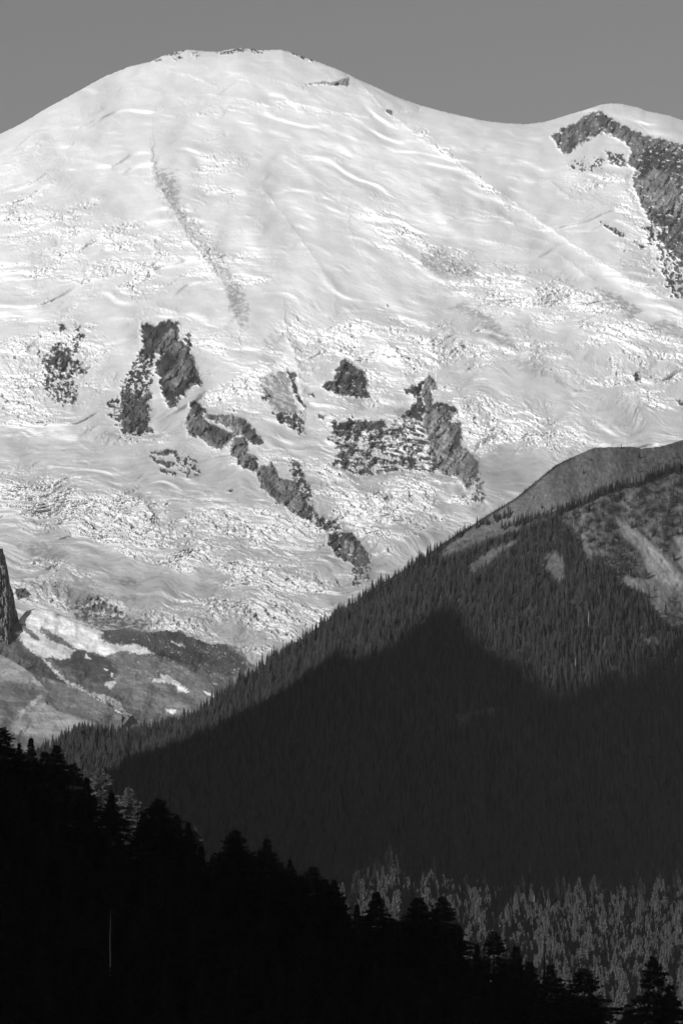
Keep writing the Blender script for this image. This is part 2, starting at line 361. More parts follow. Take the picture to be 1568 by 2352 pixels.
    dirt('z2', [(1390, 1390), (1480, 1340), (1568, 1380), (1568, 1430), (1450, 1400)], 0.35, 8, 6, .6, .8)
    dirt('z4', [(760, 280), (860, 260), (1020, 370), (1080, 420), (960, 360), (830, 330)], 0.4, 8, 6, .5, 1.0)
    dirt('A', [(920, 380), (1040, 360), (1100, 560), (1120, 640), (1000, 640), (900, 520), (880, 430)], 0.26, 8, 6, .8, .5)
    dirt('A', [(920, 140), (1030, 130), (1020, 280), (920, 350), (880, 230)], 0.5, 8, 6, .6, .7)
    dirt('z3', [(340, 1370), (440, 1360), (600, 1450), (700, 1480), (600, 1520), (420, 1500), (330, 1430)], 0.10, 10, 6, .75, 1.6)
    dirt('z3', [(560, 420), (690, 420), (690, 600), (600, 620), (560, 560)], 0.14, 8, 8, .8, .8)
    dirt('z3', [(470, 600), (700, 600), (760, 640), (560, 660)], 0.35, 8, 8, .5, .5)
    dirt('z3', [(80, 1130), (200, 1110), (330, 1180), (200, 1200)], 0.28, 8, 8, .6, 1.0)
    dirt('z3', [(100, 1290), (260, 1290), (420, 1340), (640, 1380), (300, 1370)], 0.3, 8, 8, .7, .8)
    dirt('z3', [(500, 1270), (620, 1290), (660, 1310), (540, 1300)], 0.25, 6, 4, .7, .8)
    dirt('B', [(120, 1000), (300, 1040), (600, 1080), (1100, 1090), (1200, 1150), (700, 1110), (300, 1110), (140, 1060)], 0.36, 8, 8, .7, .7)
    dirt('B', [(640, 560), (820, 540), (880, 620), (700, 650)], 0.35, 6, 6, .6, .5)
    dirt('B', [(250, 440), (420, 450), (430, 560), (340, 580), (290, 500)], 0.45, 6, 6, .6, .8)
    # rock: frame, points, jitter, snow share, snow pattern, albedo, height
    rock = np.zeros_like(alb); ralb = np.full_like(alb, 0.075)
    RN = fbm((X + 0.9 * Yp) / 9, (Yp - 0.5 * X) / 26, 110, 4, 0.6)     # slabs running down to the left
    BR = fbm(X / 5.5, Yp / 4.5, 120, 3, 0.65)
    BR = BR * .5 + .35 * JB + .5 * fbm(X / 13, Yp / 10, 124, 3, .6)
    def rk(fr, pts, jit=4, snow=0.0, val=0.075, h=10, horiz=False, soft=2.2):
        nonlocal rock, ralb, D
        m = poly_mask(X, Yp, frame_pts(fr, pts), jit, soft, JN * 1.0 + JB * 0.6 + .3 * DN)
        hh = poly_mask(X, Yp, frame_pts(fr, pts), jit, 9, JN)
        D -= h * hh
        if snow > 0:
            nn = (HN * .55 + BR * .5 + .45 * perlin(X / 34, q / 9, 127) if horiz else (BR if snow > .2 else .7 * DN + .4 * BR)) + 0.3 * JN
            th = np.interp(snow, [0.05, 0.2, 0.5, 0.8], [0.62, 0.36, 0.0, -0.42])
            sf = .24 if horiz else .17; m = m * (1 - sstep(th - sf, th + sf, nn))
        ralb = ralb * (1 - m) + val * m if m.max() > 0 else ralb
        rock = np.maximum(rock, m)
    W, BW_ = 0.19, 0.06
    rk('A', [(150, 60), (200, 80), (240, 60), (290, 40), (350, 50), (350, 100), (345, 160), (380, 180), (420, 220), (440, 270), (455, 330), (470, 370), (495, 420), (490, 460), (440, 440), (400, 480), (390, 520), (330, 530),
             (340, 590), (290, 585), (270, 540), (250, 480), (230, 440), (240, 400), (215, 370), (205, 310), (260, 260), (200, 250), (150, 290), (110, 250), (130, 190), (115, 120), (120, 60)], 4, 0.0, BW_, 16)
    rk('A', [(310, 90), (340, 170), (420, 240), (440, 330), (440, 400), (370, 440), (330, 490), (270, 490), (260, 420), (340, 310), (290, 230), (200, 240), (250, 150)], 4, 0, W, 4)
    rk('A', [(110, 240), (210, 230), (190, 330), (170, 430), (160, 600), (150, 700), (190, 755), (100, 765), (0, 750), (-20, 560), (0, 430), (50, 350)], 6, 0.42, BW_, 8)
    rk('z3', [(500, 460), (600, 440), (600, 600), (560, 600), (500, 520)], 6, 0.5, BW_, 5, True)
    rk('A', [(-30, 600), (60, 580), (150, 590), (160, 740), (0, 740)], 8, .15, .1, 5)
    rk('A', [(430, 570), (470, 550), (500, 590), (540, 620), (500, 640), (510, 670), (560, 700), (700, 760), (710, 780), (640, 850), (600, 860), (550, 840), (480, 780), (420, 770), (400, 720), (410, 660), (430, 600)], 3, 0, .17, 12)
    rk('A', [(560, 720), (690, 770), (640, 840), (560, 800), (500, 700)], 4, 0, .13, 0); rk('A', [(1000, 1090), (1090, 1130), (1160, 1240), (1140, 1280), (1080, 1230)], 5, 0, .23, 3)
    rk('z5', [(85, 398), (140, 402), (170, 425), (150, 452), (100, 465)], 2, 0, .09, 4)
    rk('A', [(430, 565), (470, 550), (500, 590), (535, 620), (500, 630), (440, 600)], 3, 0, .07, 2)
    rk('A', [(520, 650), (560, 640), (640, 640), (780, 670), (800, 700), (840, 750), (880, 800), (870, 830), (810, 820), (780, 780), (720, 770), (700, 740), (620, 700), (560, 680)], 4, 0, .24, 8)
    rk('A', [(750, 710), (800, 700), (840, 750), (880, 810), (870, 830), (810, 820), (770, 760)], 4, 0, .08, 4)
    rk('A', [(700, 780), (780, 790), (800, 830), (790, 870), (810, 900), (850, 920), (870, 970), (850, 1010), (800, 990), (740, 970), (730, 930), (690, 910), (690, 840)], 4, 0, .18, 10)
    rk('A', [(850, 1010), (870, 970), (930, 970), (945, 945), (980, 1010), (1000, 1050), (1070, 1060), (1100, 1100), (1150, 1150), (1170, 1200), (1180, 1270), (1220, 1310), (1180, 1310), (1080, 1270), (1040, 1220), (980, 1200),
             (930, 1150), (880, 1110), (880, 1070)], 4, 0, .17, 14)
    rk('A', [(1060, 920), (1130, 950), (1140, 1010), (1180, 1100), (1190, 1180), (1220, 1260), (1260, 1290), (1390, 1350), (1360, 1370), (1260, 1370), (1210, 1290), (1160, 1200), (1130, 1120), (1080, 1050)], 5, .42, .08, 7)
    rk('A', [(1045, 370), (1100, 370), (1095, 430), (1120, 510), (1160, 590), (1130, 570), (1080, 490), (1075, 420)], 3, .1, .07, 6)
    rk('A', [(880, 520), (930, 520), (925, 560), (890, 550)], 3, .2, .08, 3)
    rk('A', [(950, 630), (1000, 620), (1060, 640), (1130, 630), (1130, 700), (1160, 760), (1110, 760), (1060, 700), (1000, 700), (980, 660)], 6, .25, .07, 6)
    rk('A', [(420, 125), (440, 200), (430, 230), (390, 200), (385, 140)], 5, .35, .08, 5)
    rk('A', [(1250, 640), (1290, 650), (1270, 670), (1250, 665)], 2, .2, .08, 2); rk('A', [(1175, 505), (1210, 505), (1210, 520), (1180, 520)], 2, .2, .08, 2)
    rk('B', [(210, 170), (250, 145), (300, 180), (330, 210), (390, 240), (410, 300), (425, 340), (420, 400), (435, 440), (380, 465), (330, 450), (250, 440), (170, 430), (100, 400), (60, 370), (100, 330), (160, 310), (175, 240), (200, 200)], 3, .1, .08, 14)
    rk('B', [(900, 310), (940, 285), (975, 310), (990, 340), (980, 390), (950, 400), (950, 460), (960, 530), (1010, 540), (1050, 530), (1110, 520), (1120, 570), (1110, 680), (1160, 660), (1190, 680), (1200, 740), (1195, 850), (1240, 890),
             (1300, 940), (1330, 990), (1320, 1080), (1300, 1170), (1250, 1200), (1190, 1130), (1130, 1100), (1060, 1080), (1000, 1060), (960, 970), (940, 900), (940, 800), (900, 720), (880, 640), (920, 560), (870, 450)], 3, 0, .26, 14)
    rk('B', [(740, 400), (800, 370), (850, 360), (900, 300), (910, 340), (870, 420), (890, 500), (920, 540), (880, 620), (900, 660), (760, 620), (660, 650), (800, 540), (840, 450), (760, 430)], 4, .12, .075, 6)
    rk('B', [(1050, 510), (1110, 520), (1180, 570), (1120, 580), (1060, 540)], 3, 0, .075, 2); rk('B', [(960, 520), (1010, 500), (1060, 510), (1060, 540), (970, 550)], 3, 0, .075, 2)
    rk('B', [(1160, 660), (1195, 680), (1200, 760), (1190, 850), (1150, 880), (1110, 930), (1130, 800), (1170, 750)], 4, 0, .08, 2)
    rk('B', [(150, 670), (250, 640), (560, 660), (590, 700), (900, 650), (910, 730), (940, 800), (930, 900), (1000, 1000), (1060, 1070), (900, 1070), (750, 1050), (600, 1060), (400, 1080), (250, 1050), (160, 1000), (200, 880), (110, 790), (160, 740)], 8, .5, .08, 6, True)
    rk('B', [(170, 680), (280, 650), (560, 660), (575, 690), (480, 740), (300, 750), (200, 790), (150, 745)], 4, .08, .075, 4, True)
    rk('B', [(200, 880), (330, 800), (340, 900), (260, 1020), (160, 1000)], 5, .35, .075, 3, True)
    rk('B', [(1300, 1120), (1370, 1110), (1390, 1200), (1370, 1300), (1290, 1300), (1330, 1200)], 6, .5, .09, 3)
    rk('P', [(752, 1228), (784, 1222), (806, 1226), (825, 1248), (845, 1270), (846, 1292), (820, 1302), (800, 1292), (770, 1275), (755, 1250)], 4, .12, .09, 12)
    rk('P', [(790, 1240), (810, 1245), (820, 1280), (806, 1290), (792, 1270)], 4, .1, .2, 3)
    rk('P', [(806, 1290), (850, 1296), (846, 1330), (812, 1350)], 7, .5, .1, 3)
    rk('A', [(170, 880), (250, 866), (340, 868), (330, 890), (230, 902)], 3, .1, .1, 2, True); rk('A', [(180, 905), (330, 950), (300, 985), (200, 945)], 4, .3, .12, 2, True)  # dark crevasses rather than rock, their shade put into the colour
    rk('A', [(230, 985), (340, 1008), (330, 1030), (240, 1010)], 3, .2, .12, 2, True); rk('A', [(340, 900), (460, 920), (480, 1020), (430, 1040), (350, 980)], 6, .62, .1, 3)  # more crevasse streaks with shade put into the colour
    rk('A', [(660, 1125), (700, 1120), (695, 1138), (665, 1136)], 2, 0, .1, 2)
    rk('z3', [(263, 107), (295, 110), (302, 132), (275, 145)], 3, .1, .08, 3)
    rk('z3', [(235, 235), (290, 225), (320, 270), (305, 340), (260, 320), (230, 290)], 4, .1, .09, 7)
    rk('z3', [(190, 280), (250, 200), (330, 200), (350, 110), (378, 160), (340, 250), (390, 330), (340, 350), (350, 460), (260, 480), (210, 430), (215, 350)], 8, .55, .08, 5)
    # summit rim rocks
    rk('P', [(352, 139), (372, 134), (370, 140), (358, 142)], 2, 0, .12, 0); rk('P', [(380, 122), (420, 116), (410, 124), (384, 127)], 4, .35, .12, 0); rk('P', [(395, 135), (420, 128), (412, 140)], 4, .35, .12, 0)
    rk('P', [(440, 124), (462, 116), (450, 130)], 3, .25, .12, 0); rk('P', [(500, 122), (520, 115), (560, 109), (610, 112), (600, 122), (560, 116), (530, 122), (510, 125)], 3, .3, .13, 0)
    rk('P', [(630, 111), (660, 112), (700, 130), (725, 142), (690, 133), (660, 118)], 2.5, .3, .13, 0)
    rk('P', [(700, 194), (740, 187), (765, 190), (800, 176), (800, 196), (770, 197), (740, 192)], 2, 0, .35, 0); rk('P', [(884, 250), (900, 255), (898, 264), (888, 262)], 2, 0, .3, 0)
    # cliffs under the second summit
    rk('z2', [(965, 500), (1010, 465), (1080, 440), (1110, 410), (1180, 385), (1240, 420), (1290, 455), (1390, 495), (1440, 510), (1568, 540), (2000, 680), (2000, 1200), (1568, 1080), (1530, 1040), (1480, 1000), (1440, 960), (1500, 940),
              (1410, 880), (1360, 790), (1335, 700), (1350, 650), (1310, 620), (1335, 570), (1290, 520), (1200, 480), (1130, 510), (1060, 560), (1020, 580), (990, 540)], 4, .1, .17, 16)
    rk('z2', [(1210, 570), (1290, 590), (1310, 640), (1230, 620)], 5, .3, .12, 5); rk('z2', [(1030, 620), (1200, 600), (1190, 650), (1050, 650)], 7, .75, .15, 3)
    rk('z2', [(1360, 640), (1440, 640), (1568, 740), (1568, 860), (1450, 830), (1390, 760)], 8, 0, .27, 5)
    rk('z2', [(1350, 590), (1440, 560), (1568, 600), (1700, 640), (1700, 720), (1568, 690), (1430, 640), (1370, 700)], 8, .12, .09, 5)
    rk('z2', [(1400, 820), (1568, 900), (1700, 960), (1700, 1050), (1568, 1000), (1450, 900)], 8, .15, .09, 5)
    rk('z2', [(1180, 890), (1300, 950), (1280, 960), (1200, 910)], 3, .3, .09, 2); rk('z2', [(1340, 980), (1390, 1010), (1370, 1020)], 3, .3, .09, 2); rk('z2', [(1415, 1105), (1435, 1108), (1430, 1120)], 2, 0, .1, 2)
    rk('z2', [(1400, 890), (1500, 930), (1568, 1100), (1568, 1250), (1490, 1180), (1460, 1050), (1400, 960)], 9, .55, .09, 5)
    rk('z2', [(1480, 1180), (1568, 1160), (1568, 1260), (1500, 1220)], 6, .6, .1, 3)
    rk('z4', [(1335, 345), (1360, 320), (1372, 375), (1350, 370)], 4, .25, .08, 3); rk('z4', [(1535, 460), (1568, 460), (1550, 475)], 3, .2, .1, 2)
    rk('z2', [(205, 1275), (215, 1275), (212, 1285)], 1, 0, .06, 2); rk('z2', [(625, 680), (640, 684), (632, 692)], 2, 0, .2, 1)
    rk('z4', [(535, 205), (560, 205), (555, 212)], 2, 0, .15, 1); rk('A', [(1440, 60), (1450, 62), (1446, 110)], 1, 0, .3, 0)
    fa1, fa2, fcv, fox, foy = cells((X + .5 * Yp + JN * 5) / 17, (Yp - .3 * X + JN * 5) / 24, 135)
    fb1, fb2, fcw, fpx, fpy = cells((X + .5 * Yp) / 7, (Yp - .3 * X) / 9, 136)
    D += rock * ((fcv - .5) * 2 * fox * 17 + (np.mod(fcv * 9.7, 1) - .5) * foy * 30 + (fcw - .5) * 6 * fpx + (np.mod(fcw * 9.7, 1) - .5) * fpy * 6)
    rib = 1 - np.abs(perlin((X + 0.75 * Yp + JN * 4) / 11, (Yp - .6 * X) / 60, 137)) * 2
    rib2 = 1 - np.abs(perlin((X + 0.75 * Yp + JB * 2) / 5, (Yp - .6 * X) / 26, 138)) * 2
    D -= rock * (1 - 2 * np.abs(perlin((X + 0.6 * Yp + JN * 7) / 24, (Yp - .5 * X) / 60, 139))) * 15
    D -= rock * (rib * 7.0 + rib2 * 1.2)
    D += rock * (RN * 3.0 + perlin((X + 0.8 * Yp) / 4, (Yp - .4 * X) / 9, 130) * 1.5 + BR * 1.0)
    shade = 1 + 0.35 * fbm((X + 0.9 * Yp) / 12, (Yp - 0.4 * X) / 40, 140, 3) 
    shade = shade + .55 * fbm(X / 30, Yp / 26, 143, 2) + .45 * perlin((X + 0.75 * Yp + JN * 4) / 8, (Yp - .6 * X) / 34, 141) + .5 * (np.mod(fcv * 5.1, 1) - .5)
    alb = alb * (1 - rock) + rock * ralb * np.clip(shade, .5, 1.8)
    win = (sstep(-400, -40, X) * (1 - sstep(1610, 2000, X)))
    return finish_surface('mountain', PX, PY, Y + D * win, alb, M_SNOW)
mountain()

# ------------------------------------------------------------------ moraine hills and the cliff on the left
def moraine():
    xs = columns(-20, 700, 1.5); t = np.linspace(0, 1, 330)[:, None]
    SB = interp([(-4000, 1700), (-60, 1470), (0, 1450), (30, 1440), (60, 1404), (90, 1396), (120, 1404), (172, 1428), (240, 1448), (300, 1444), (340, 1452), (384, 1448), (400, 1452), (416, 1447), (430, 1462), (440, 1462), (480, 1480), (516, 1479), (552, 1488),
                 (572, 1520), (600, 1538), (700, 1600), (4500, 2200)])
    top = SB(xs)[None] + perlin(xs / 7, xs * 0, 310)[None] * 3.0 * sstep(240, 330, xs)[None] + perlin(xs / 3, xs * 0, 311)[None] * 2
    PY = (top + (np.maximum(1800, top + 60) - top) * t).astype('f4'); X = np.broadcast_to(xs[None], PY.shape).astype('f4').copy(); Yp = PY
    JN = fbm(X / 13, Yp / 11, 150, 4, .6); JB = fbm(X / 5, Yp / 4, 155, 3, .65)
    Y = 9900 - (Yp - 1400) * 2.7 + fbm(X / 150, Yp / 90, 160, 3) * 40 + fbm(X / 40, Yp / 22, 163, 3) * 9
    D = fbm((X + .6 * Yp) / 22, (Yp - .6 * X) / 60, 165, 4, .55) * 3.4 + JB * .8 + JN * 1.2
    def ridge(pts, h, wl, wr):
        nonlocal D
        pts = frame_pts('z5', pts); p = np.array(pts); d = polydist(X + JN * 3, Yp, pts, False)
        side = (Yp - np.interp(X, p[:, 0], p[:, 1])); D = D - h * np.exp(-d / np.where(side < 0, wl, wr))
    ridge([(-60, 740), (100, 830), (190, 890), (320, 930), (480, 985), (640, 1080), (740, 1140), (700, 1200)], 70, 12, 60)
    ridge([(640, 800), (760, 760), (900, 790), (1050, 850), (1200, 930), (1250, 1010)], 40, 30, 60)
    ridge([(260, 1055), (350, 1110), (480, 1150), (600, 1190)], 40, 26, 40)
    ridge([(60, 860), (190, 900), (280, 990), (250, 1060)], 16, 12, 12)
    alb = 0.215 + 0.05 * JN * .6 + 0.02 * JB
    def m(pts, val, jit=3, soft=1.2, amt=1.0, nz=0):
        nonlocal alb
        k = poly_mask(X, Yp, frame_pts('z5', pts), jit + 1, soft, JN * .8 + JB * .8) * amt
        if nz: k = k * np.clip(1 + nz * JB * 1.6, 0, 1)
        alb = alb * (1 - k) + val * k
    m([(0, 760), (100, 810), (200, 890), (250, 960), (160, 1000), (60, 920), (0, 940)], .33, 6, 6, .8)
    m([(0, 960), (100, 930), (200, 960), (240, 1010), (120, 1100), (60, 1180), (0, 1190)], .15, 6, 6, .8)
    m([(40, 1210), (140, 1130), (262, 1056), (330, 1100), (440, 1140), (560, 1175), (520, 1200), (420, 1220), (330, 1275), (100, 1240)], .33, 4, 5, .9)
    m([(100, 1120), (170, 1060), (240, 1005), (245, 1020), (190, 1075), (120, 1140)], .42, 3, 2)
    m([(0, 1240), (340, 1265), (340, 1300), (0, 1300)], .2, 4, 4)
    m([(560, 620), (700, 640), (840, 645), (960, 630), (1100, 680), (1280, 700), (1400, 800), (1430, 860), (1330, 900), (1200, 880), (1050, 830), (900, 780), (760, 715), (640, 720)], .09, 5, 3, 1, .25)
    m([(1050, 800), (1200, 830), (1380, 860), (1330, 960), (1150, 870)], .14, 6, 6, .7, .8)
    m([(280, 790), (400, 800), (430, 740), (600, 790), (680, 870), (640, 930), (560, 945), (480, 920), (470, 940), (400, 900), (330, 850)], .085, 5, 4, .95, .3)
    m([(60, 640), (140, 740), (240, 800), (320, 880), (400, 950), (330, 940), (200, 860), (100, 780)], .1, 5, 4, .9, .4)
    sn = .9
    m([(55, 515), (150, 480), (300, 530), (420, 585), (600, 650), (575, 690), (640, 720), (740, 730), (765, 715), (850, 750), (890, 778), (800, 775), (700, 755), (600, 790), (500, 760), (420, 735), (350, 680), (240, 620), (220, 640), (300, 700),
       (360, 720), (430, 760), (400, 800), (350, 810), (290, 790), (250, 800), (330, 870), (400, 940), (460, 955), (520, 995), (600, 1010), (680, 1040), (710, 1090), (748, 1126), (680, 1112), (640, 1070), (560, 1033), (480, 985), (400, 962), (310, 880),
       (230, 790), (150, 740), (90, 650), (140, 640), (200, 700), (230, 690), (180, 640), (110, 590)], sn, 3)
    m([(915, 890), (980, 905), (1030, 945), (1092, 997), (1030, 995), (1010, 955), (960, 940), (880, 933), (880, 920), (925, 915)], sn, 2)
    m([(600, 945), (668, 925), (665, 945), (635, 980)], sn, 2); m([(948, 1092), (1010, 1099), (1012, 1117), (980, 1117)], sn, 2); m([(1170, 990), (1220, 1005), (1228, 1023), (1190, 1010)], sn, 1)
    m([(985, 703), (1070, 728), (1060, 738), (1010, 722)], sn, 2); m([(495, 778), (528, 808), (495, 798)], sn, 2); m([(640, 885), (650, 888), (648, 915), (638, 905)], sn, 1)
    m([(1215, 935), (1255, 950), (1235, 955)], sn, 1); m([(600, 862), (625, 868), (610, 872)], sn, 1)
    fl = (JB + .5 * JN > 0.78) & (Yp < 1560) & (X > 250) & (perlin(X / 40, Yp / 14, 170) > -.1); alb = np.where(fl, .6, alb)
    D = D + np.where(alb > .5, 0, 1) * (np.abs(perlin(X / 9, Yp / 8, 175)) * -1.8)
    return finish_surface('moraine_hill', X, PY, Y + D, alb, M_SOIL)
moraine()
def cliff():
    xs = np.concatenate([columns(-40, 60, 1.0)[:0], -np.geomspace(4000, 42, 22), np.arange(-40, 62, 1.0)])
    SB = interp([(-4000, 2200), (-700, 2000), (-260, 1500), (-150, 1250), (-60, 1200), (-12, 1238), (0, 1254), (6, 1262), (10, 1274), (15, 1290), (18, 1316), (21, 1340), (28, 1352), (31, 1368), (34, 1392), (39, 1404), (41, 1420), (43, 1440), (46, 1500), (62, 1570)])
    top = SB(xs)[None] + perlin(xs / 4, xs * 0, 320)[None] * 9 + perlin(xs / 1.7, xs * 0, 321)[None] * 5
    t = np.linspace(0, 1, 300)[:, None]; PY = (top + (1660 - np.minimum(top, 1600)) * t).astype('f4'); X = np.broadcast_to(xs[None], PY.shape).astype('f4').copy()
    Y = 9860 - (PY - 1300) * 1.1 + np.maximum(X, -60) * .5 + np.maximum(X - 18, 0) * 4 + fbm((X - .2 * PY) / 14, PY / 40, 181, 4, .6) * 24 + np.abs(perlin(X / 7, PY / 30, 185)) * 34 + np.abs(perlin(X / 2.6, PY / 11, 186)) * 9 + np.abs(perlin(X / 12, PY / 8, 188)) * 14
    alb = .24 + .08 * fbm(X / 10, PY / 14, 187, 3)
    return finish_surface('rock_cliff', X, PY, Y, np.clip(alb, .06, .3), M_SOIL)
cliff()

# ------------------------------------------------------------------ forested ridge
SD = interp([(-4000, 1950), (-100, 1790), (0, 1765), (60, 1745), (110, 1722), (136, 1702), (172, 1682), (200, 1676), (260, 1682), (280, 1688), (340, 1680), (400, 1664), (440, 1644), (480, 1620), (520, 1592), (560, 1560), (600, 1532), (627, 1514), (700, 1462), (784, 1404), (814, 1384),
             (869, 1343), (909, 1320), (969, 1284), (1024, 1243), (1084, 1206), (1134, 1174), (1184, 1144), (1236, 1101), (1270, 1072), (1299, 1056), (1330, 1043), (1364, 1028), (1400, 1027), (1449, 1026), (1474, 1030), (1514, 1026), (1568, 1010), (1700, 975), (1900, 960), (5600, 1500)])
YD = tps([(136, 1698, 7300), (280, 1680, 7300), (400, 1655, 7200), (560, 1560, 7050), (784, 1404, 6780), (909, 1320, 6800), (1084, 1206, 6900), (1364, 1028, 7100), (1568, 1010, 7350),
          (256, 1785, 7000), (560, 1640, 6850), (784, 1493, 6650), (1034, 1423, 6620), (1289, 1593, 6460), (1568, 1478, 6740), (1034, 1640, 6330), (784, 1700, 6250), (784, 1975, 5500), (1176, 1975, 5960), (1568, 1975, 6430), (1568, 1780, 6590),
          (784, 2352, 4950), (1568, 2352, 5680), (256, 2100, 6000), (0, 1760, 7400)])
def YDfull(px, py):
    px_ = np.clip(px, -150, 1750); py_ = np.clip(py, 900, 2500)
    y = YD(px_, py_)
    y = y + fbm(px_ / 150, py_ / 400, 200, 3) * 28
    # the gully and its scree on the right
    y = y + 25 * np.exp(-(polydist(px_.astype('f4'), py_.astype('f4'), frame_pts('z4', [(1300, 1000), (1400, 1200), (1568, 1420), (1800, 1700)]), False) / 40.0) ** 2)
    return y
C_BARE = [('P', [(1080, 1190), (1240, 1080), (1360, 1010), (1568, 980), (1750, 900), (1750, 1040), (1568, 1068), (1510, 1085), (1480, 1100), (1440, 1118), (1370, 1135), (1330, 1150), (1290, 1170), (1270, 1185), (1230, 1195), (1195, 1202), (1150, 1215), (1120, 1226), (1060, 1246), (1006, 1272), (1050, 1238), (1084, 1212)]),
          ('z4', [(450, 1165), (570, 1110), (700, 1060), (830, 1020), (870, 1010), (865, 1030), (780, 1065), (650, 1105), (560, 1145), (470, 1178)]),
          ('z4', [(570, 1245), (590, 1210), (690, 1150), (830, 1085), (825, 1105), (730, 1155), (660, 1225), (600, 1250)]),
          ('z4', [(905, 1200), (980, 1155), (1020, 1200), (1020, 1260), (1000, 1310), (980, 1280), (930, 1230)]),
          ('z4', [(1250, 990), (1340, 1050), (1430, 1130), (1568, 1270), (1700, 1450), (1700, 1490), (1568, 1490), (1520, 1500), (1470, 1460), (1420, 1400), (1390, 1350), (1330, 1315), (1258, 1290), (1256, 1268), (1350, 1275), (1420, 1285), (1400, 1230), (1370, 1150), (1290, 1080)]),
          ('z4', [(1090, 1120), (1130, 1120), (1165, 1190), (1140, 1190)]), ('z4', [(1520, 1080), (1568, 1090), (1700, 1150), (1700, 1240), (1568, 1230), (1530, 1180), (1550, 1150)]),
          ('z6', [(510, 1300), (540, 1265), (640, 1250), (760, 1235), (740, 1270), (690, 1290), (610, 1290), (585, 1340), (540, 1330)]),
          ('z6', [(1385, 930), (1440, 920), (1475, 945), (1400, 960)])]
SPARSE = ('z4', [(1010, 990), (1060, 930), (1290, 850), (1568, 770), (1900, 700), (1900, 1500), (1568, 1330), (1420, 1290), (1250, 1260), (1180, 1200), (1060, 1080)])
def clearing(px, py, JN):
    c = np.zeros(px.shape, 'f4')
    for fr, p in C_BARE: c = np.maximum(c, poly_mask(px, py, frame_pts(fr, p), 5, 2.5, JN))
    return c
def forest_hill():
    xs = columns(-20, 1600, 3.0); t = np.linspace(0, 1, 460)[:, None]
    top = SD(xs)[None] + perlin(xs / 12, xs * 0, 330)[None] * 1.5
    PY = (top + (np.maximum(2560, top + 100) - top) * t).astype('f4'); X = np.broadcast_to(xs[None], PY.shape).astype('f4').copy()
    JN = fbm(X / 16, PY / 14, 210, 4, .6); JB = fbm(X / 6, PY / 5, 215, 3, .6)
    c = clearing(X, PY, JN); sp = poly_mask(X, PY, frame_pts(*SPARSE), 10, 10, JN)
    Y = YDfull(X, PY) + JN * 2.5 + JB * 1.6 * (1 + c)
    alb = 0.055 + 0.075 * c + 0.15 * sp * (.6 + .9 * JN)
    up = poly_mask(X, PY, frame_pts(*C_BARE[0]), 5, 8, JN)
    alb = alb + .05 * up + (c * .035 * JB) - .025 * up * (1 - sstep(-.2, .5, JB + perlin(X / 30, PY / 12, 224)))
    scr = poly_mask(X, PY, frame_pts(*C_BARE[4]), 6, 6, JN); alb = alb + scr * (.15 + .07 * perlin((X - .8 * PY) / 9, (PY + .8 * X) / 70, 222))
    scr = poly_mask(X, PY, frame_pts(*C_BARE[6]), 6, 4, JN); alb = alb + scr * .2
    # dark rocky lip along the left edge of the bare ridge
    d = PY - top; lip = (1 - sstep(2, 11, d + JN * 4)) * sstep(1060, 1110, X) * (1 - sstep(1300, 1340, X)); alb = alb * (1 - .6 * lip)
    return finish_surface('forest_hill', X, PY, Y, np.clip(alb, .03, .4), M_HILL)
forest_hill()

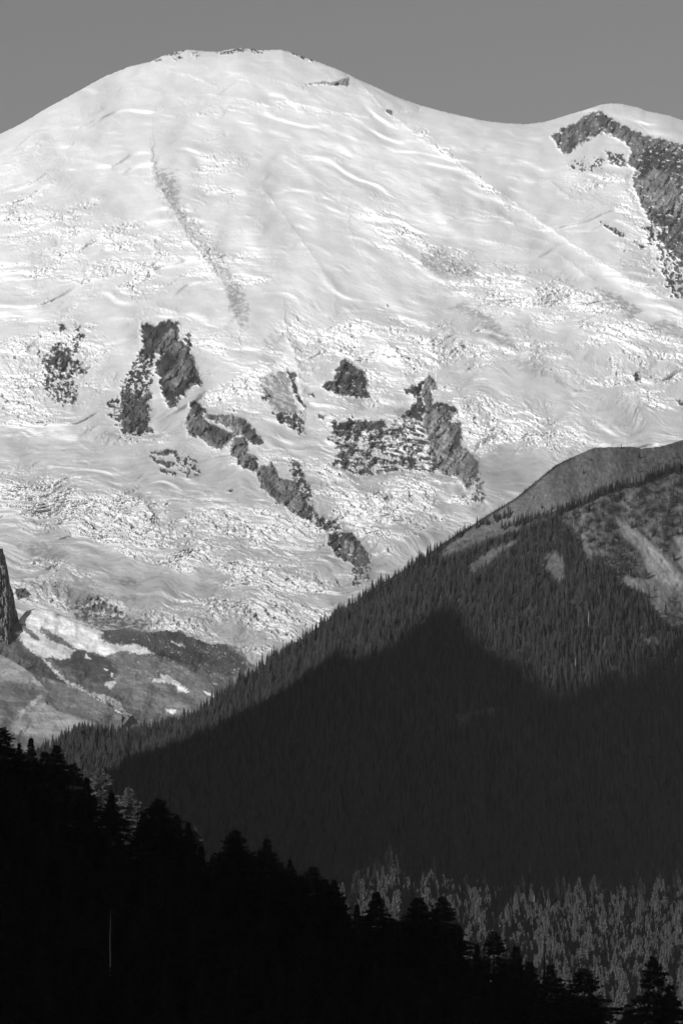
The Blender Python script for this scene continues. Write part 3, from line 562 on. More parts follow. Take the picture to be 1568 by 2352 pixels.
# ------------------------------------------------------------------ unseen ridge added off to the left, its crest shaped to shade the forest
dh = np.array([math.sin(SUN_AZ), math.cos(SUN_AZ)]); rr = np.array([math.cos(SUN_AZ), -math.sin(SUN_AZ)])
def shadow_blocker():
    b = [(230, 1800), (256, 1785), (330, 1745), (440, 1705), (560, 1642), (640, 1600), (740, 1526), (784, 1494), (834, 1522), (909, 1492), (949, 1452), (990, 1418), (1034, 1392), (1064, 1402), (1094, 1465), (1144, 1502), (1214, 1534), (1259, 1580), (1289, 1612), (1330, 1585), (1384, 1570), (1449, 1556), (1509, 1505), (1568, 1485)]
    px = np.array([p[0] for p in b], float); py = np.array([p[1] for p in b], float)
    P = world(px, py, YDfull(px, py))
    L = np.interp(px, [256, 1034, 1568], [3000, 2800, 3900])[:, None]
    C = P + S[None] * L
    r = C[:, :2] @ rr; print('r seq', np.round(r).tolist(), 'low', [round(float(world(a_, b_, YDfull(np.array([float(a_)]), np.array([float(b_)])))[0, :2] @ rr)) for a_, b_ in ((784, 1975), (1176, 1975), (1568, 1975), (1568, 1800))])
    o = np.argsort(r); C = C[o]; r = r[o]
    C = list(C)
    e0 = C[0] + np.array([*(rr * -200), -450]); e00 = C[0] + np.array([*(rr * -600), -1900])
    z = C[-1]; k = (-2800 - r[-1]); k = max(k, 8)
    e1 = z + np.array([*(rr * k), -k * .35]); e2 = e1 + np.array([*(rr * 70), -150]); e3 = e2 + np.array([*(rr * 90), -520]); e4 = e3 + np.array([*(rr * 500), -900])
    C = np.array([e00, e0] + C + [e1, e2, e3, e4])
    # resample
    s = np.concatenate([[0], np.cumsum(np.linalg.norm(np.diff(C, axis=0), axis=1))]); u = np.linspace(0, s[-1], 500)
    C = np.stack([np.interp(u, s, C[:, i]) for i in range(3)], -1)
    rows = []; 
    offs = [-1.0, -.75, -.5, -.3, -.15, -.06, 0, .06, .15, .3, .5, .75, 1.0]
    for q in offs:
        Q = C.copy(); H = np.maximum(C[:, 2] + 60, 5)
        nz = fbm(u / 500 + 7, u * 0 + q * 2.0, 230, 4) * 120 * (abs(q) ** .7)
        Q[:, :2] += dh[None] * (q * H * (.45 if q > 0 else .8) + nz * abs(q) * .5)[:, None]; Q[:, 2] = -60 + H * (1 - abs(q)) ** 1.1
        Q[:, 2] += ((perlin(u / 60, u * 0, 231) * 9 + perlin(u / 22, u * 0, 233) * 7) if q == 0 else perlin(u / 90, u * 0 + q * 5, 232) * 30 * (1 - abs(q)) - 20)
        rows.append(Q)
    Pm = np.stack(rows, 0)
    print('peak x', C[:, 0].min(), C[:, 0].max(), 'y', C[:, 1].min(), C[:, 1].max(), 'z', C[:, 2].max(), 'r', np.round(r).tolist())
    tag(grid_mesh('shadow_blocker_ridge', Pm[::-1], {'albedo': np.full(Pm.shape[:2], .12)}, M_HILL), kind='structure')
shadow_blocker()

# ------------------------------------------------------------------ conifers of the far slope
def far_conifer(seed, nb=150, rad=.14, pw=.75):
    r = random.Random(seed); V = []; Fc = []
    def tri(a, b, c): n = len(V); V.extend([a, b, c]); Fc.append((n, n + 1, n + 2))
    for i in range(nb):
        h = .06 + .94 * (i / nb) ** .9; L = rad * (1.02 - h) ** pw * r.uniform(.55, 1.2) + .006
        a = i * 2.399 + r.uniform(-.4, .4); ca, sa = math.cos(a), math.sin(a); dr = -.35 * L * r.uniform(.5, 1.6) + .02 * h
        wd = L * r.uniform(.22, .4) + .004; z0 = h + .012
        tip = (ca * L, sa * L, h + dr); l = (ca * L * .6 - sa * wd, sa * L * .6 + ca * wd, h + dr * .7); rt = (ca * L * .6 + sa * wd, sa * L * .6 - ca * wd, h + dr * .7)
        tri((0, 0, z0), l, tip); tri((0, 0, z0), tip, rt); tri((0, 0, z0 + .01), (ca * L * .7, sa * L * .7, h + dr - .03), tip)
    for k in range(4):
        a = k * math.pi / 2; b = a + math.pi / 2; w_ = .009
        tri((w_ * math.cos(a), w_ * math.sin(a), -.05), (w_ * math.cos(b), w_ * math.sin(b), -.05), (0, 0, 1.02))
    return V, Fc
FARV = []
for i in range(6):
    V, Fc = far_conifer(500 + i, 150 if i < 4 else 170, [.12, .14, .10, .15, .12, .17][i]); o = mesh_obj('conifer', V, Fc, M_FIR); FARV.append(o)
def snag_mesh(seed, branches=10):
    r = random.Random(seed); V = []; Fc = []
    def tube(p, q, a, b, n=5):
        p = Vector(p); q = Vector(q); d = (q - p).normalized(); u = d.orthogonal().normalized(); v = d.cross(u); s = len(V)
        for (c, rad_) in ((p, a), (q, b)):
            for j in range(n): an = j * 2 * math.pi / n; V.append(tuple(c + (u * math.cos(an) + v * math.sin(an)) * rad_))
        for j in range(n): Fc.append((s + j, s + (j + 1) % n, s + n + (j + 1) % n, s + n + j))
    pts = [(0, 0, -.04), (.004, .002, .3), (-.004, 0, .6), (.003, .003, .85), (0, 0, 1)]
    rad = [.013, .011, .008, .0055, .002]
    for k in range(4): tube(pts[k], pts[k + 1], rad[k], rad[k + 1])
    for k in range(branches):
        h = r.uniform(.35, .97); a = r.uniform(0, 6.28); L = r.uniform(.03, .1) * (1.3 - h); b0 = (0, 0, h); b1 = (math.cos(a) * L, math.sin(a) * L, h + r.uniform(-.02, .03))
        tube(b0, b1, .0035, .0018, 4); tube(b1, (b1[0] * 1.5, b1[1] * 1.5, b1[2] + r.uniform(-.03, .04)), .0018, .0006, 4)
    return V, Fc
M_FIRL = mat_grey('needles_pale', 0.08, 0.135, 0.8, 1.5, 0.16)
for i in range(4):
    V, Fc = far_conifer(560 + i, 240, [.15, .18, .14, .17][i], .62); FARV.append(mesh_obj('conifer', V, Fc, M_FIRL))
V, Fc = snag_mesh(1, 7); SNAGV = mesh_obj('dead_tree', V, Fc, M_DEAD)

FG = interp([(-200, 1600), (0, 1690), (60, 1720), (150, 1790), (240, 1860), (350, 1860), (430, 1900), (490, 1965), (540, 1930), (600, 1950), (700, 2000), (760, 2040), (800, 2090), (860, 2065), (1010, 2065), (1090, 2170), (1150, 2160), (1240, 2230), (1340, 2250), (1400, 2352), (1600, 2500)])
def scatter_far():
    # jittered world grid over the hill, mapped back to picture directions to read the clearings
    n_try = 350000
    px = rng.uniform(-90, 1720, n_try); py = rng.uniform(1000, 2520, n_try)
    sk = SD(px); ok = py > sk + 1
    px, py = px[ok], py[ok]
    Y = YDfull(px, py); Y2 = YDfull(px, py + 4)
    P = world(px, py, Y); P2 = world(px, py + 4, Y2)
    area = (Y / F) * np.abs(P[:, 1] - P2[:, 1] + 0) / 4 + (Y / F) ** 2 * 0.3      # m2 per px2
    JN = fbm(px / 16, py / 14, 210, 4, .6)
    c = clearing(px.astype('f4'), py.astype('f4'), JN); sp = poly_mask(px.astype('f4'), py.astype('f4'), frame_pts(*SPARSE), 10, 10, JN)
    z = P[:, 2]; H = np.interp(z, [0, 200, 500, 800, 1100], [46, 35, 23, 15, 9]) * rng.uniform(.65, 1.2, len(z)) * (1 + .3 * perlin(px / 40, py / 60, 240)) * np.where(rng.random(len(z)) < .12, 1.3, 1) * np.where(rng.random(len(z)) < .2, .6, 1)
    dens = np.interp(z, [0, 300, 700, 1000], [.042, .034, .034, .042])
    keep = rng.random(len(z)) < np.minimum(1, area * dens / (n_try / (1810 * 1520)))
    patch = perlin(px / 26, py / 20, 241)
    mid = (py - .5 * H * F / Y).astype('f4'); c = np.maximum(c, clearing(px.astype('f4'), mid, JN))
    keep &= ~((c > .35) & (rng.random(len(z)) > .015)); keep &= ~((sp > .5) & (rng.random(len(z)) > np.clip(.22 + 1.6 * patch, .03, .8)))
    keep &= ~((patch + .5 * perlin(px / 9, py / 14, 242) < -.55) & (rng.random(len(z)) > .25))
    P, H, px, py, sp = P[keep], H[keep], px[keep], py[keep], sp[keep]
    H = H * (1 - .3 * (sp > .5)); H = H * np.where(py < SD(px) + 12, .8, 1)
    # rows of trees across the bare ridge
    ext = []
    for (a, b, n) in [((1092, 1206), (1172, 1184), 26), ((1150, 1212), (1290, 1175), 60), ((1290, 1172), (1370, 1137), 55), ((1370, 1136), (1440, 1112), 60), ((1440, 1114), (1480, 1106), 20), ((1480, 1100), (1568, 1070), 70), ((1568, 1068), (1620, 1050), 20)]:
        t = rng.random(n); qx = a[0] + (b[0] - a[0]) * t; qy = a[1] + (b[1] - a[1]) * t + rng.uniform(0, 9, n); ext.append(np.stack([qx, qy], -1))
    for _ in range(260):
        qx = rng.uniform(985, 1310); qy = float(SD(qx)) + rng.uniform(0, 5); ext.append(np.array([[qx, qy]]))
    n_row = sum(len(e_) for e_ in ext[:7])
    ext = np.concatenate(ext); Pe = world(ext[:, 0], ext[:, 1], YDfull(ext[:, 0], ext[:, 1])); He = rng.uniform(9, 19, len(ext)); He[n_row:] = rng.uniform(2, 5, len(ext) - n_row)
    return np.concatenate([P, Pe]), np.concatenate([H, He]), np.concatenate([px, ext[:, 0]]), np.concatenate([py, ext[:, 1]])
P, H, px, py = scatter_far()
print('far trees', len(P))
vis = (px > 800) & (px < 1560) & (py > FG(px) + 25) & (py < 2450) & (py - H * F / P[:, 1] < 2330)
app = np.where(vis, H / P[:, 1], 0); big = np.argsort(-app)[:90]
ids = set(big.tolist())
# one object per large tree
for n_, i in enumerate(big):
    v = FARV[n_ % 10] if n_ < 10 else FARV[6 + n_ % 4]
    if n_ < 10: o = v
    else: o = v.copy()
    COL.objects.link(o); o.location = P[i].tolist(); o.scale = (H[i],) * 3; o.rotation_euler = (0, 0, random.uniform(0, 6.28))
    tag(o, 'tall conifer in the sunlit forest low on the slope, beyond the black fir spur', 'conifer tree', 'large conifers of the sunlit lower slope')
rest = np.array([i for i in range(len(P)) if i not in ids])
def instancer(name, pts, hs, rots, idx, sources, kind_mat=None):
    me = bpy.data.meshes.new(name); me.vertices.add(len(pts)); me.vertices.foreach_set('co', np.asarray(pts, 'f4').ravel())
    for k, a in (('h', hs), ('rz', rots)):
        at = me.attributes.new(k, 'FLOAT', 'POINT'); at.data.foreach_set('value', np.asarray(a, 'f4'))
    at = me.attributes.new('vi', 'INT', 'POINT'); at.data.foreach_set('value', np.asarray(idx, 'i4'))
    o = bpy.data.objects.new(name, me); COL.objects.link(o)
    ng = bpy.data.node_groups.new(name, 'GeometryNodeTree')
    ng.interface.new_socket('Geometry', in_out='INPUT', socket_type='NodeSocketGeometry'); ng.interface.new_socket('Geometry', in_out='OUTPUT', socket_type='NodeSocketGeometry')
    gi = ng.nodes.new('NodeGroupInput'); go = ng.nodes.new('NodeGroupOutput'); ip = ng.nodes.new('GeometryNodeInstanceOnPoints'); ip.inputs['Pick Instance'].default_value = True
    gg = ng.nodes.new('GeometryNodeGeometryToInstance')
    for s_ in sources[::-1]:
        oi = ng.nodes.new('GeometryNodeObjectInfo'); oi.inputs[0].default_value = s_; oi.transform_space = 'ORIGINAL'; oi.inputs['As Instance'].default_value = False
        ng.links.new(oi.outputs['Geometry'], gg.inputs[0])
    def attr(nm, ty):
        a = ng.nodes.new('GeometryNodeInputNamedAttribute'); a.data_type = ty; a.inputs[0].default_value = nm; return a.outputs[0]
    cx = ng.nodes.new('ShaderNodeCombineXYZ'); ng.links.new(attr('rz', 'FLOAT'), cx.inputs[2])
    ng.links.new(gi.outputs[0], ip.inputs['Points']); ng.links.new(gg.outputs[0], ip.inputs['Instance']); ng.links.new(attr('vi', 'INT'), ip.inputs['Instance Index'])
    ng.links.new(cx.outputs[0], ip.inputs['Rotation']); ng.links.new(attr('h', 'FLOAT'), ip.inputs['Scale']); ng.links.new(ip.outputs[0], go.inputs[0])
    md = o.modifiers.new('scatter', 'NODES'); md.node_group = ng
    return o
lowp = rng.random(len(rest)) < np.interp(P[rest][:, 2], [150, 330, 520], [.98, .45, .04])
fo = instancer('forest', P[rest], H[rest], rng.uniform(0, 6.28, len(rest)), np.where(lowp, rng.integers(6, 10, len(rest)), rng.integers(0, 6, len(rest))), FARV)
tag(fo, 'dense dark conifer forest covering the ridge across the valley', 'forest', kind='stuff')

# bleached snags standing in the far forest
SN = [(1331, 2110, 24), (1288, 2128, 18), (1226, 2080, 26), (1225, 2180, 22), (1350, 1440, 24), (1321, 1545, 22), (1114, 1500, 14), (1000, 1575, 12), (1215, 2010, 20), (1425, 2055, 26), (1306, 2055, 22), (1440, 2110, 26), (1438, 2135, 14), (1340, 2250, 20), (1488, 2150, 30), (1120, 1965, 14), (1080, 1985, 16),
      (1548, 2245, 16), (1190, 1720, 16), (960, 1700, 14), (740, 1835, 16), (775, 1900, 16), (1235, 1600, 12), (1392, 1260, 12), (1316, 1205, 12), (1330, 1320, 12), (1230, 1300, 12), (1212, 1330, 12), (1290, 1290, 14), (1010, 1380, 10), (1055, 1355, 10), (1130, 1420, 11)]
SNL = {0: 'brightest white broken snag low in the sunlit forest, upper of a close pair', 1: 'white snag just left of the brightest one in the sunlit forest', 2: 'tall pale snag up and left of the bright pair in the sunlit forest', 3: 'pale snag standing right behind the tip of the pointed fir by the fan shaped fir',
       4: 'tall pale snag near the dark forest edge under the scree on the right', 6: 'lone pale snag right beside the tip of the peak shaped shadow', 14: 'leaning pale trunk directly above the tall solitary fir at the lower right',
       15: 'small white snag at the upper left edge of the sunlit lower forest', 18: 'faint snag below the small shaded meadow', 23: 'pale snag between the tree row of the bare ridge and the scree', 9: 'bleached snag at the top right of the sunlit lower forest'}
for n_, (sx, sy, sh) in enumerate(SN):
    o = SNAGV if n_ == 0 else SNAGV.copy(); COL.objects.link(o)
    hz = sh * 1.9 if sy > 1950 else sh * 1.25; wz = sh * 2.9 if sy > 1950 else sh * 1.8
    by = sy + (hz * F / 5700 - 26 if sy > 1950 else 4)
    yy = float(YDfull(np.array([float(sx)]), np.array([float(by)]))[0]); p = world(sx, by, yy)
    o.location = p.tolist(); o.scale = (wz, wz, hz); o.rotation_euler = (0, random.uniform(-.03, .05), random.uniform(0, 6))
    low_ = sy > 1950
    tag(o, SNL.get(n_, 'bleached bare snag among the sunlit conifers low on the slope' if low_ else 'thin pale dead snag among the conifers high on the far ridge'), 'dead tree', 'snags of the lower slope' if low_ else 'snags of the upper ridge')

# ------------------------------------------------------------------ foreground spur
def tree_proto(seed, Ht, wid, top_round=0.0, gaps=0.0, dens=1.0, lean=0.0):
    """a mature fir: trunk and a crown of drooping sprays; returns (trunk object, crown object)"""
    r = random.Random(seed); TV = []; TF = []; CV = []; CF = []
    def tube(V, Fc, p, q, a, b, n=6):
        p = Vector(p); q = Vector(q); d = (q - p).normalized(); u = d.orthogonal().normalized(); v = d.cross(u); s = len(V)
        for (c, rad_) in ((p, a), (q, b)):
            for j in range(n): an = j * 2 * math.pi / n; V.append(tuple(c + (u * math.cos(an) + v * math.sin(an)) * rad_))
        for j in range(n): Fc.append((s + j, s + (j + 1) % n, s + n + (j + 1) % n, s + n + j))
    prev = None
    for k in range(9):
        t = k / 8; p = (lean * t * t * Ht + .12 * math.sin(t * 7 + seed), .1 * math.cos(t * 5 + seed), -1.0 + t * (Ht + 1)); rad_ = .42 * (1 - t) ** .8 + .03
        if prev: tube(TV, TF, prev[0], p, prev[1], rad_)
        prev = (p, rad_)
    ph = [r.uniform(0, 6.28) for _ in range(3)]
    kk = 2.3 + 1.0 * top_round; ee = 1.0 - .25 * top_round
    h = Ht * .14; i = 0
    while h < Ht - .25:
        u = h / Ht; prof = min(1.0, (1.012 - u) * kk) ** ee * (1.0 - .2 * (u < .3))
        prof *= 1 - .4 * max(0, (u - .86) / .14)
        prof *= 1 + .16 * math.sin(u * 21 + ph[2]) + .1 * math.sin(u * 47 + ph[0])
        big_gap = gaps and math.sin(u * 38 + ph[0]) * .5 + math.sin(u * 19 + ph[1]) * .5 > 1 - gaps
        nw = 3 if big_gap else r.choice([6, 7, 8])
        a0 = r.uniform(0, 6.28)
        for w_ in range(nw):
            i += 1
            L = wid * prof * r.uniform(.5, 1.22) * (.45 if big_gap and r.random() < .5 else 1) + .25
            a = a0 + w_ * 6.283 / nw + r.uniform(-.35, .35); ca, sa = math.cos(a), math.sin(a); x0 = lean * u * u * Ht; hh = h + r.uniform(-.4, .4) * (1.1 - .6 * u)
            rise = .55 * max(0, u - .55) - .12 + r.uniform(-.1, .08); droop = r.uniform(.10, .28) * (1.2 - .5 * u)
            ns = max(3, int(L / .40)); prevp = (x0, 0, hh); sc_ = min(1, .45 + L / 4.5)
            for k in range(1, ns + 1):
                f = k / ns; d = L * f; z = hh + rise * d - droop * d * f + .10 * d * f * f; p = (x0 + ca * d, sa * d, z)
                if k == ns or k == ns // 2: tube(CV, CF, prevp, p, .05 * (1 - f * .6), .03 * (1 - f * .6), 3); prevp = p
                if f < .2: continue
                wsp = (.95 * (1 - f) ** .7 + .10) * sc_
                for m_ in range(5):
                    ox = r.uniform(-1, 1) * wsp; q = (p[0] - sa * ox + r.uniform(-.12, .12), p[1] + ca * ox + r.uniform(-.12, .12), p[2] - abs(ox) * .45 + r.uniform(-.3, .1))
                    l1 = r.uniform(.3, .7) * sc_; aa = a + math.copysign(r.uniform(.15, .9), ox); wv = r.uniform(.10, .2) * sc_
                    t1 = (q[0] + math.cos(aa) * l1, q[1] + math.sin(aa) * l1, q[2] - r.uniform(-.05, .2)); s = len(CV)
                    CV.extend([(q[0] - math.sin(aa) * wv, q[1] + math.cos(aa) * wv, q[2]), (q[0] + math.sin(aa) * wv, q[1] - math.cos(aa) * wv, q[2] + .02), t1, (q[0], q[1], q[2] - wv * 1.8)])
                    CF.append((s, s + 1, s + 2)); CF.append((s, s + 3, s + 2))
        h += r.uniform(.42, .66) / dens * (1 - .35 * u)
    # leader
    s = len(CV); CV.extend([(lean * Ht - .08, 0, Ht - .5), (lean * Ht + .08, 0, Ht - .5), (lean * Ht, 0, Ht + 1.1), (lean * Ht, .08, Ht - .5)]); CF.extend([(s, s + 1, s + 2), (s + 1, s + 3, s + 2)])
    return mesh_obj('trunk', TV, TF, M_BARK, True), mesh_obj('crown', CV, CF, M_FOREF)
PRO = [tree_proto(11, 26, 5.2, .5, 0, 1.1), tree_proto(12, 28, 4.6, .0, 0, 1.0), tree_proto(13, 24, 5.2, .9, .12, 1.0), tree_proto(14, 27, 3.6, .0, .08, .9), tree_proto(15, 25, 4.9, .5, .2, .9, .01), tree_proto(16, 29, 4.6, .2, .05, 1.0),
       tree_proto(17, 26, 5.6, .6, .3, .8), tree_proto(18, 24, 2.2, .0, .0, .7)]
PH = [26, 28, 24, 27, 25, 29, 26, 24]
used = set(); NT = [0]
PALE = {}
def fir(kind, loc, scale, label, group, rz=None, sx=1.0, pale=False):
    e = bpy.data.objects.new('fir_tree', None); COL.objects.link(e); e.location = loc; e.scale = (scale * sx, scale * sx, scale); e.empty_display_size = 2
    e.rotation_euler = (0, 0, random.uniform(0, 6.28) if rz is None else rz)
    tag(e, label, 'fir tree', group)
    for part in PRO[kind]:
        c = part.copy()
        COL.objects.link(c); c.parent = e
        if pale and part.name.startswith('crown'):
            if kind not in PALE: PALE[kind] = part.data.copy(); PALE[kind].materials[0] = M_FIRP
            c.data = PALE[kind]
    NT[0] += 1
    return e
# ground of the spur: crest about 20 m under the tree tops
def treeH(Y): return 24 * F / Y
CRg = interp([(-3000, -900), (-400, 1640), (-200, 1760), (0, 1900), (200, 2030), (400, 2090), (600, 2180), (800, 2290), (1000, 2330), (1200, 2420), (1400, 2540), (1600, 2660), (1900, 2820), (5200, 2900)])
def Yfg(px_, py_): return np.interp(px_, [-400, 0, 700, 1600], [980, 950, 930, 900]) - np.maximum(py_ - CRg(px_), 0) * .20
def spur():
    xs = columns(-60, 1640, 12); t = np.linspace(0, 1, 70)[:, None]; top = CRg(xs)[None]
    PY = top + (np.maximum(2900, top + 200) - top) * t; X = np.broadcast_to(xs[None], PY.shape).copy()
    Y = np.interp(X, [-400, 0, 700, 1600], [980, 950, 930, 900]) - (PY - top) * .20 + fbm(X / 90, PY / 90, 250, 3) * 2.5
    Y = np.maximum(Y, 120)
    return finish_surface('foreground_hill', X, PY, Y, np.full(PY.shape, .04), M_HILL, 150)
spur()
# the skyline firs, one by one: tip x, tip y, kind, width factor, distance, label
SKY = [
 (5, 1668, 0, 1.25, 940, 'broad black fir cut by the left edge of the frame'),
 (45, 1706, 7, .8, 955, 'thin spindly fir just left of the pointed spire'),
 (72, 1692, 3, .9, 960, 'pointed spire fir above the valley floor, first spire from the left'),
 (104, 1722, 4, .9, 950, 'ragged fir between the pointed spire and the round topped fir'),
 (130, 1708, 2, .75, 945, 'round topped fir overlapping the river flat'),
 (170, 1752, 6, .95, 935, 'fir with tiered flat branches right of the round topped fir'),
 (200, 1785, 1, .9, 930, 'black fir in front of the flat tiered one'),
 (230, 1764, 6, 1.05, 1050, 'sunlit fir with spreading tiers, first of the two pale firs'),
 (257, 1818, 1, 1.0, 925, 'smooth black cone fir between the two sunlit pale firs'),
 (295, 1806, 4, .95, 1050, 'pale sunlit fir standing alone behind the black cone fir'),
 (330, 1862, 1, .9, 930, 'low black fir at the foot of the pale sunlit fir'),
 (365, 1831, 2, 1.05, 925, 'big black fir with a broad bushy top near the pale sunlit fir'),
 (407, 1868, 3, .9, 935, 'slim fir right of the big bushy fir'),
 (433, 1886, 3, 1.0, 930, 'slim fir with its right side edged by sun'),
 (446, 1896, 5, .9, 1075, 'sun edged fir peeping out from behind the slim fir'),
 (463, 1940, 3, .8, 925, 'short pointed fir in the dip of the skyline'),
 (490, 1964, 1, .9, 925, 'lowest fir in the dip before the big domed fir'),
 (508, 1962, 4, .8, 930, 'small ragged fir tucked against the domed fir'),
 (539, 1903, 0, 1.15, 920, 'big dense domed fir in the middle of the skyline'),
 (575, 1960, 1, 1.0, 920, 'dark shoulder fir right of the domed fir'),
 (612, 1922, 4, .75, 925, 'fir with a crooked twin tip and open branches'),
 (597, 1948, 3, .7, 930, 'small fir leaning on the twin tipped one'),
 (642, 1976, 2, .8, 920, 'bushy fir after the twin tipped one'),
 (666, 1973, 5, .8, 922, 'fir whose tip just clears its bushy neighbours'),
 (690, 2008, 0, .9, 915, 'low broad fir left of the flat topped fir'),
 (718, 1989, 6, 1.1, 918, 'flat topped fir with long level branches'),
 (745, 2016, 2, .9, 915, 'fir under the flat topped one'),
 (767, 2019, 5, .95, 915, 'fir at the edge where the skyline drops steeply'),
 (800, 2098, 1, .8, 915, 'low fir in the notch after the skyline drops'),
 (820, 2074, 3, .8, 920, 'small pointed fir left of the tall triangular fir'),
 (864, 2047, 1, 1.25, 915, 'tall triangular fir in front of the sunlit forest'),
 (905, 2110, 0, .9, 905, 'low fir between the triangular fir and the bushy pair'),
 (962, 2057, 2, 1.0, 910, 'left fir of the bushy pair'),
 (1014, 2059, 6, 1.05, 908, 'right fir of the bushy pair with gaps showing light'),
 (1048, 2118, 4, .9, 905, 'ragged fir stepping down from the bushy pair'),
 (1094, 2165, 3, .8, 905, 'small fir tip left of the fan shaped fir'),
 (1134, 2137, 6, 1.05, 905, 'fan shaped fir in front of the sunlit forest'),
 (1184, 2170, 1, .95, 900, 'pointed fir right of the fan shaped fir'),
 (1215, 2206, 0, .9, 898, 'low fir left of the bare black snag'),
 (1262, 2210, 4, .9, 900, 'fir directly right of the bare black snag'),
 (1300, 2272, 2, .9, 890, 'low fir before the wide branched fir'),
 (1340, 2222, 6, 1.3, 890, 'wide branched fir with drooping boughs near the lower right'),
 (1380, 2322, 4, .8, 885, 'last low fir before the gap at the lower right'),
 (1439, 2316, 2, .7, 900, 'round fir top poking up at the bottom edge in the gap'),
 (1499, 2194, 6, 1.0, 880, 'tall solitary fir with a rounded top at the lower right corner'),
 (1535, 2255, 4, .9, 885, 'fir leaning against the solitary one at the right edge'),
]
for (tx, ty, kd, wf, Yt, lb) in SKY:
    p = world(tx, ty, float(Yt)); s_ = random.uniform(.92, 1.12) if tx < 1480 else 1.25
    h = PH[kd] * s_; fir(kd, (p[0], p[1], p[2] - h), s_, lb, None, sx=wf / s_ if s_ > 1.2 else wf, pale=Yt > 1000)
# the fill behind and in front of them
pts = []
for tr in range(60000):
    fx = random.uniform(-60, 1620); fy = random.uniform(1690, 2900); c_ = float(CRg(fx))
    if fy < c_ + 6: continue
    Yv = float(Yfg(fx, fy)); p = world(fx, fy, Yv); hp = 24 * F / Yv
    ty = fy - hp
    lim = float(FG(fx)) + random.uniform(26, 60)
    if ty < lim or ty > 2350: continue
    if any((p[0] - q[0]) ** 2 + ((p[1] - q[1]) * .8) ** 2 < 5.3 ** 2 for q in pts): continue
    pts.append((p[0], p[1], p[2], ty, fx))
print('fill firs', len(pts))
for (x, y, z, ty, fx) in pts:
    kd = random.choice([0, 1, 2, 3, 4, 5, 5, 1, 6]); s_ = 24 / PH[kd] * random.uniform(.85, 1.02)
    fir(kd, (x, y, z), s_, 'black fir in the dense shaded stand filling the spur below its skyline trees', 'firs of the shaded foreground spur')
print('firs', NT[0])
# bare snags of the spur
V, Fc = snag_mesh(5, 16); dk = mesh_obj('dead_tree', V, Fc, M_DEADDK); COL.objects.link(dk); p = world(1249, 2146, 899.0)
dk.scale = (26, 26, 22); dk.location = (p[0], p[1], p[2] - 22); tag(dk, 'bare black snag with stubby branches rising from the spur skyline', 'dead tree')
V, Fc = snag_mesh(6, 5); dk = mesh_obj('dead_tree', V, Fc, M_DEADDK); COL.objects.link(dk); p = world(317, 1834, 930.0)
dk.scale = (18, 18, 16); dk.location = (p[0], p[1], p[2] - 16); tag(dk, 'thin dark snag beside the pale sunlit fir', 'dead tree')
V, Fc = snag_mesh(7, 0); dk = mesh_obj('dead_tree', V, Fc, M_DEAD); COL.objects.link(dk); p = world(254, 2090, 866.0)
dk.scale = (14, 14, 16); dk.location = (p[0], p[1], p[2] - 16); tag(dk, 'pale barkless snag glimmering inside the black stand at the lower left', 'dead tree')

# unseen hill added off to the left, shaped to keep the spur firs dark
def spur_shade_blocker():
    r = np.array([-600, -585, -572, -560, -540, -480, -400, -320, -250, -200, -150]); z = np.array([-60, 60, 190, 222, 228, 222, 205, 185, 168, 100, -60])
    u = np.linspace(-600, -150, 160); H = np.interp(u, r, z) + 60
    rows = []
    for q in (-1.6, -1.2, -.8, -.5, -.3, -.12, 0, .12, .3, .5, .8, 1.0):
        Q = np.zeros((len(u), 3)); k = q if q > 0 else q * 1.5
        Q[:, :2] = u[:, None] * rr[None] + 180 * dh[None] + dh[None] * (k * H * .8)[:, None]
        Q[:, 2] = -60 + H * max(0, 1 - abs(q) / (1.6 if q < 0 else 1.0)) + (fbm(u / 60, u * 0 + q * 3, 260, 3) * 8) * (abs(q) < .9)
        rows.append(Q)
    tag(grid_mesh('spur_shade_blocker', np.stack(rows[::-1], 0), {'albedo': np.full((len(rows), len(u)), .05)}, M_HILL), kind='structure')
spur_shade_blocker()

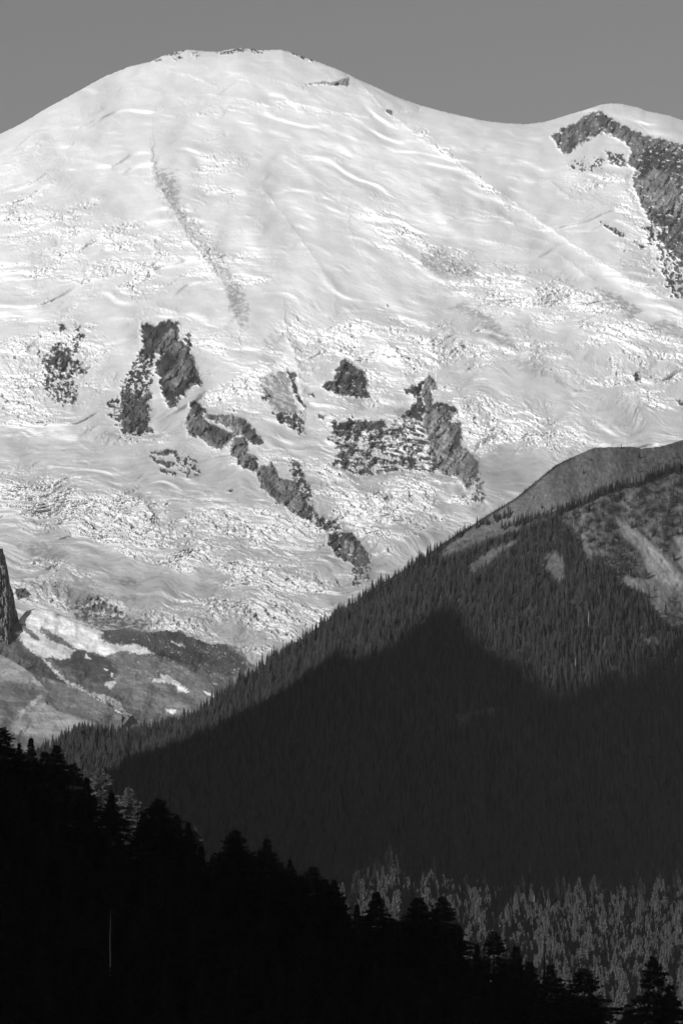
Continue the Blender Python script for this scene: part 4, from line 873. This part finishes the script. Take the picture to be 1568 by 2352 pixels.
# ------------------------------------------------------------------ haze
hx = 9000
V = [(x, y, z) for x in (-hx, hx) for y in (-5000, 20000) for z in (-62, 4300)]
Fc = [(0, 1, 3, 2), (4, 6, 7, 5), (0, 4, 5, 1), (2, 3, 7, 6), (0, 2, 6, 4), (1, 5, 7, 3)]
hm = bpy.data.materials.new('air'); hm.use_nodes = True; t = hm.node_tree; t.nodes.remove(t.nodes['Principled BSDF'])
pv = t.nodes.new('ShaderNodeVolumePrincipled'); pv.inputs['Color'].default_value = (.9, .9, .9, 1); pv.inputs['Density'].default_value = 0.85e-5; pv.inputs['Anisotropy'].default_value = 0.0
t.links.new(pv.outputs[0], t.nodes['Material Output'].inputs['Volume'])
ho = mesh_obj('haze', V, Fc, hm); COL.objects.link(ho); tag(ho, 'thin pale air haze over the whole valley', 'haze', kind='stuff')

# drifting dust and mist below the rock walls
MI = [(1150, 1095, 10600, 120, 85), (1075, 1060, 10900, 45, 55), (965, 1215, 10600, 75, 60), (842, 1300, 10500, 45, 50), (275, 1452, 9500, 90, 32)]
mm = bpy.data.materials.new('dust'); mm.use_nodes = True; t = mm.node_tree; t.nodes.remove(t.nodes['Principled BSDF'])
pv = t.nodes.new('ShaderNodeVolumePrincipled'); pv.inputs['Color'].default_value = (.4, .4, .4, 1); pv.inputs['Anisotropy'].default_value = 0.0
co = t.nodes.new('ShaderNodeTexCoord'); ln = t.nodes.new('ShaderNodeVectorMath'); ln.operation = 'LENGTH'; no = t.nodes.new('ShaderNodeTexNoise'); no.inputs['Scale'].default_value = 1.6; no.inputs['Detail'].default_value = 3
ad = t.nodes.new('ShaderNodeMath'); ad.operation = 'MULTIPLY_ADD'; ad.inputs[1].default_value = 1.3; mr = t.nodes.new('ShaderNodeMapRange'); mr.inputs[1].default_value = 1.55; mr.inputs[2].default_value = .75; mr.inputs[3].default_value = 0; mr.inputs[4].default_value = .0085
t.links.new(co.outputs['Object'], ln.inputs[0]); t.links.new(co.outputs['Object'], no.inputs['Vector']); t.links.new(ln.outputs['Value'], ad.inputs[2]); t.links.new(no.outputs[0], ad.inputs[0])
t.links.new(ad.outputs[0], mr.inputs[0]); t.links.new(mr.outputs[0], pv.inputs['Density']); t.links.new(pv.outputs[0], t.nodes['Material Output'].inputs['Volume'])
import bmesh
bm = bmesh.new(); bmesh.ops.create_icosphere(bm, subdivisions=3, radius=1.0); me = bpy.data.meshes.new('mist'); bm.to_mesh(me); bm.free(); me.materials.append(mm)
for (mx, my, Ym, rx, rz) in MI:
    o = bpy.data.objects.new('mist', me); COL.objects.link(o); o.location = world(mx, my, float(Ym) - 110).tolist(); o.scale = (rx * Ym / F, 70, rz * Ym / F)
    tag(o, 'faint drift of dust hanging before the foot of the glacier rocks', None, 'dust drifts on the glacier', 'stuff')
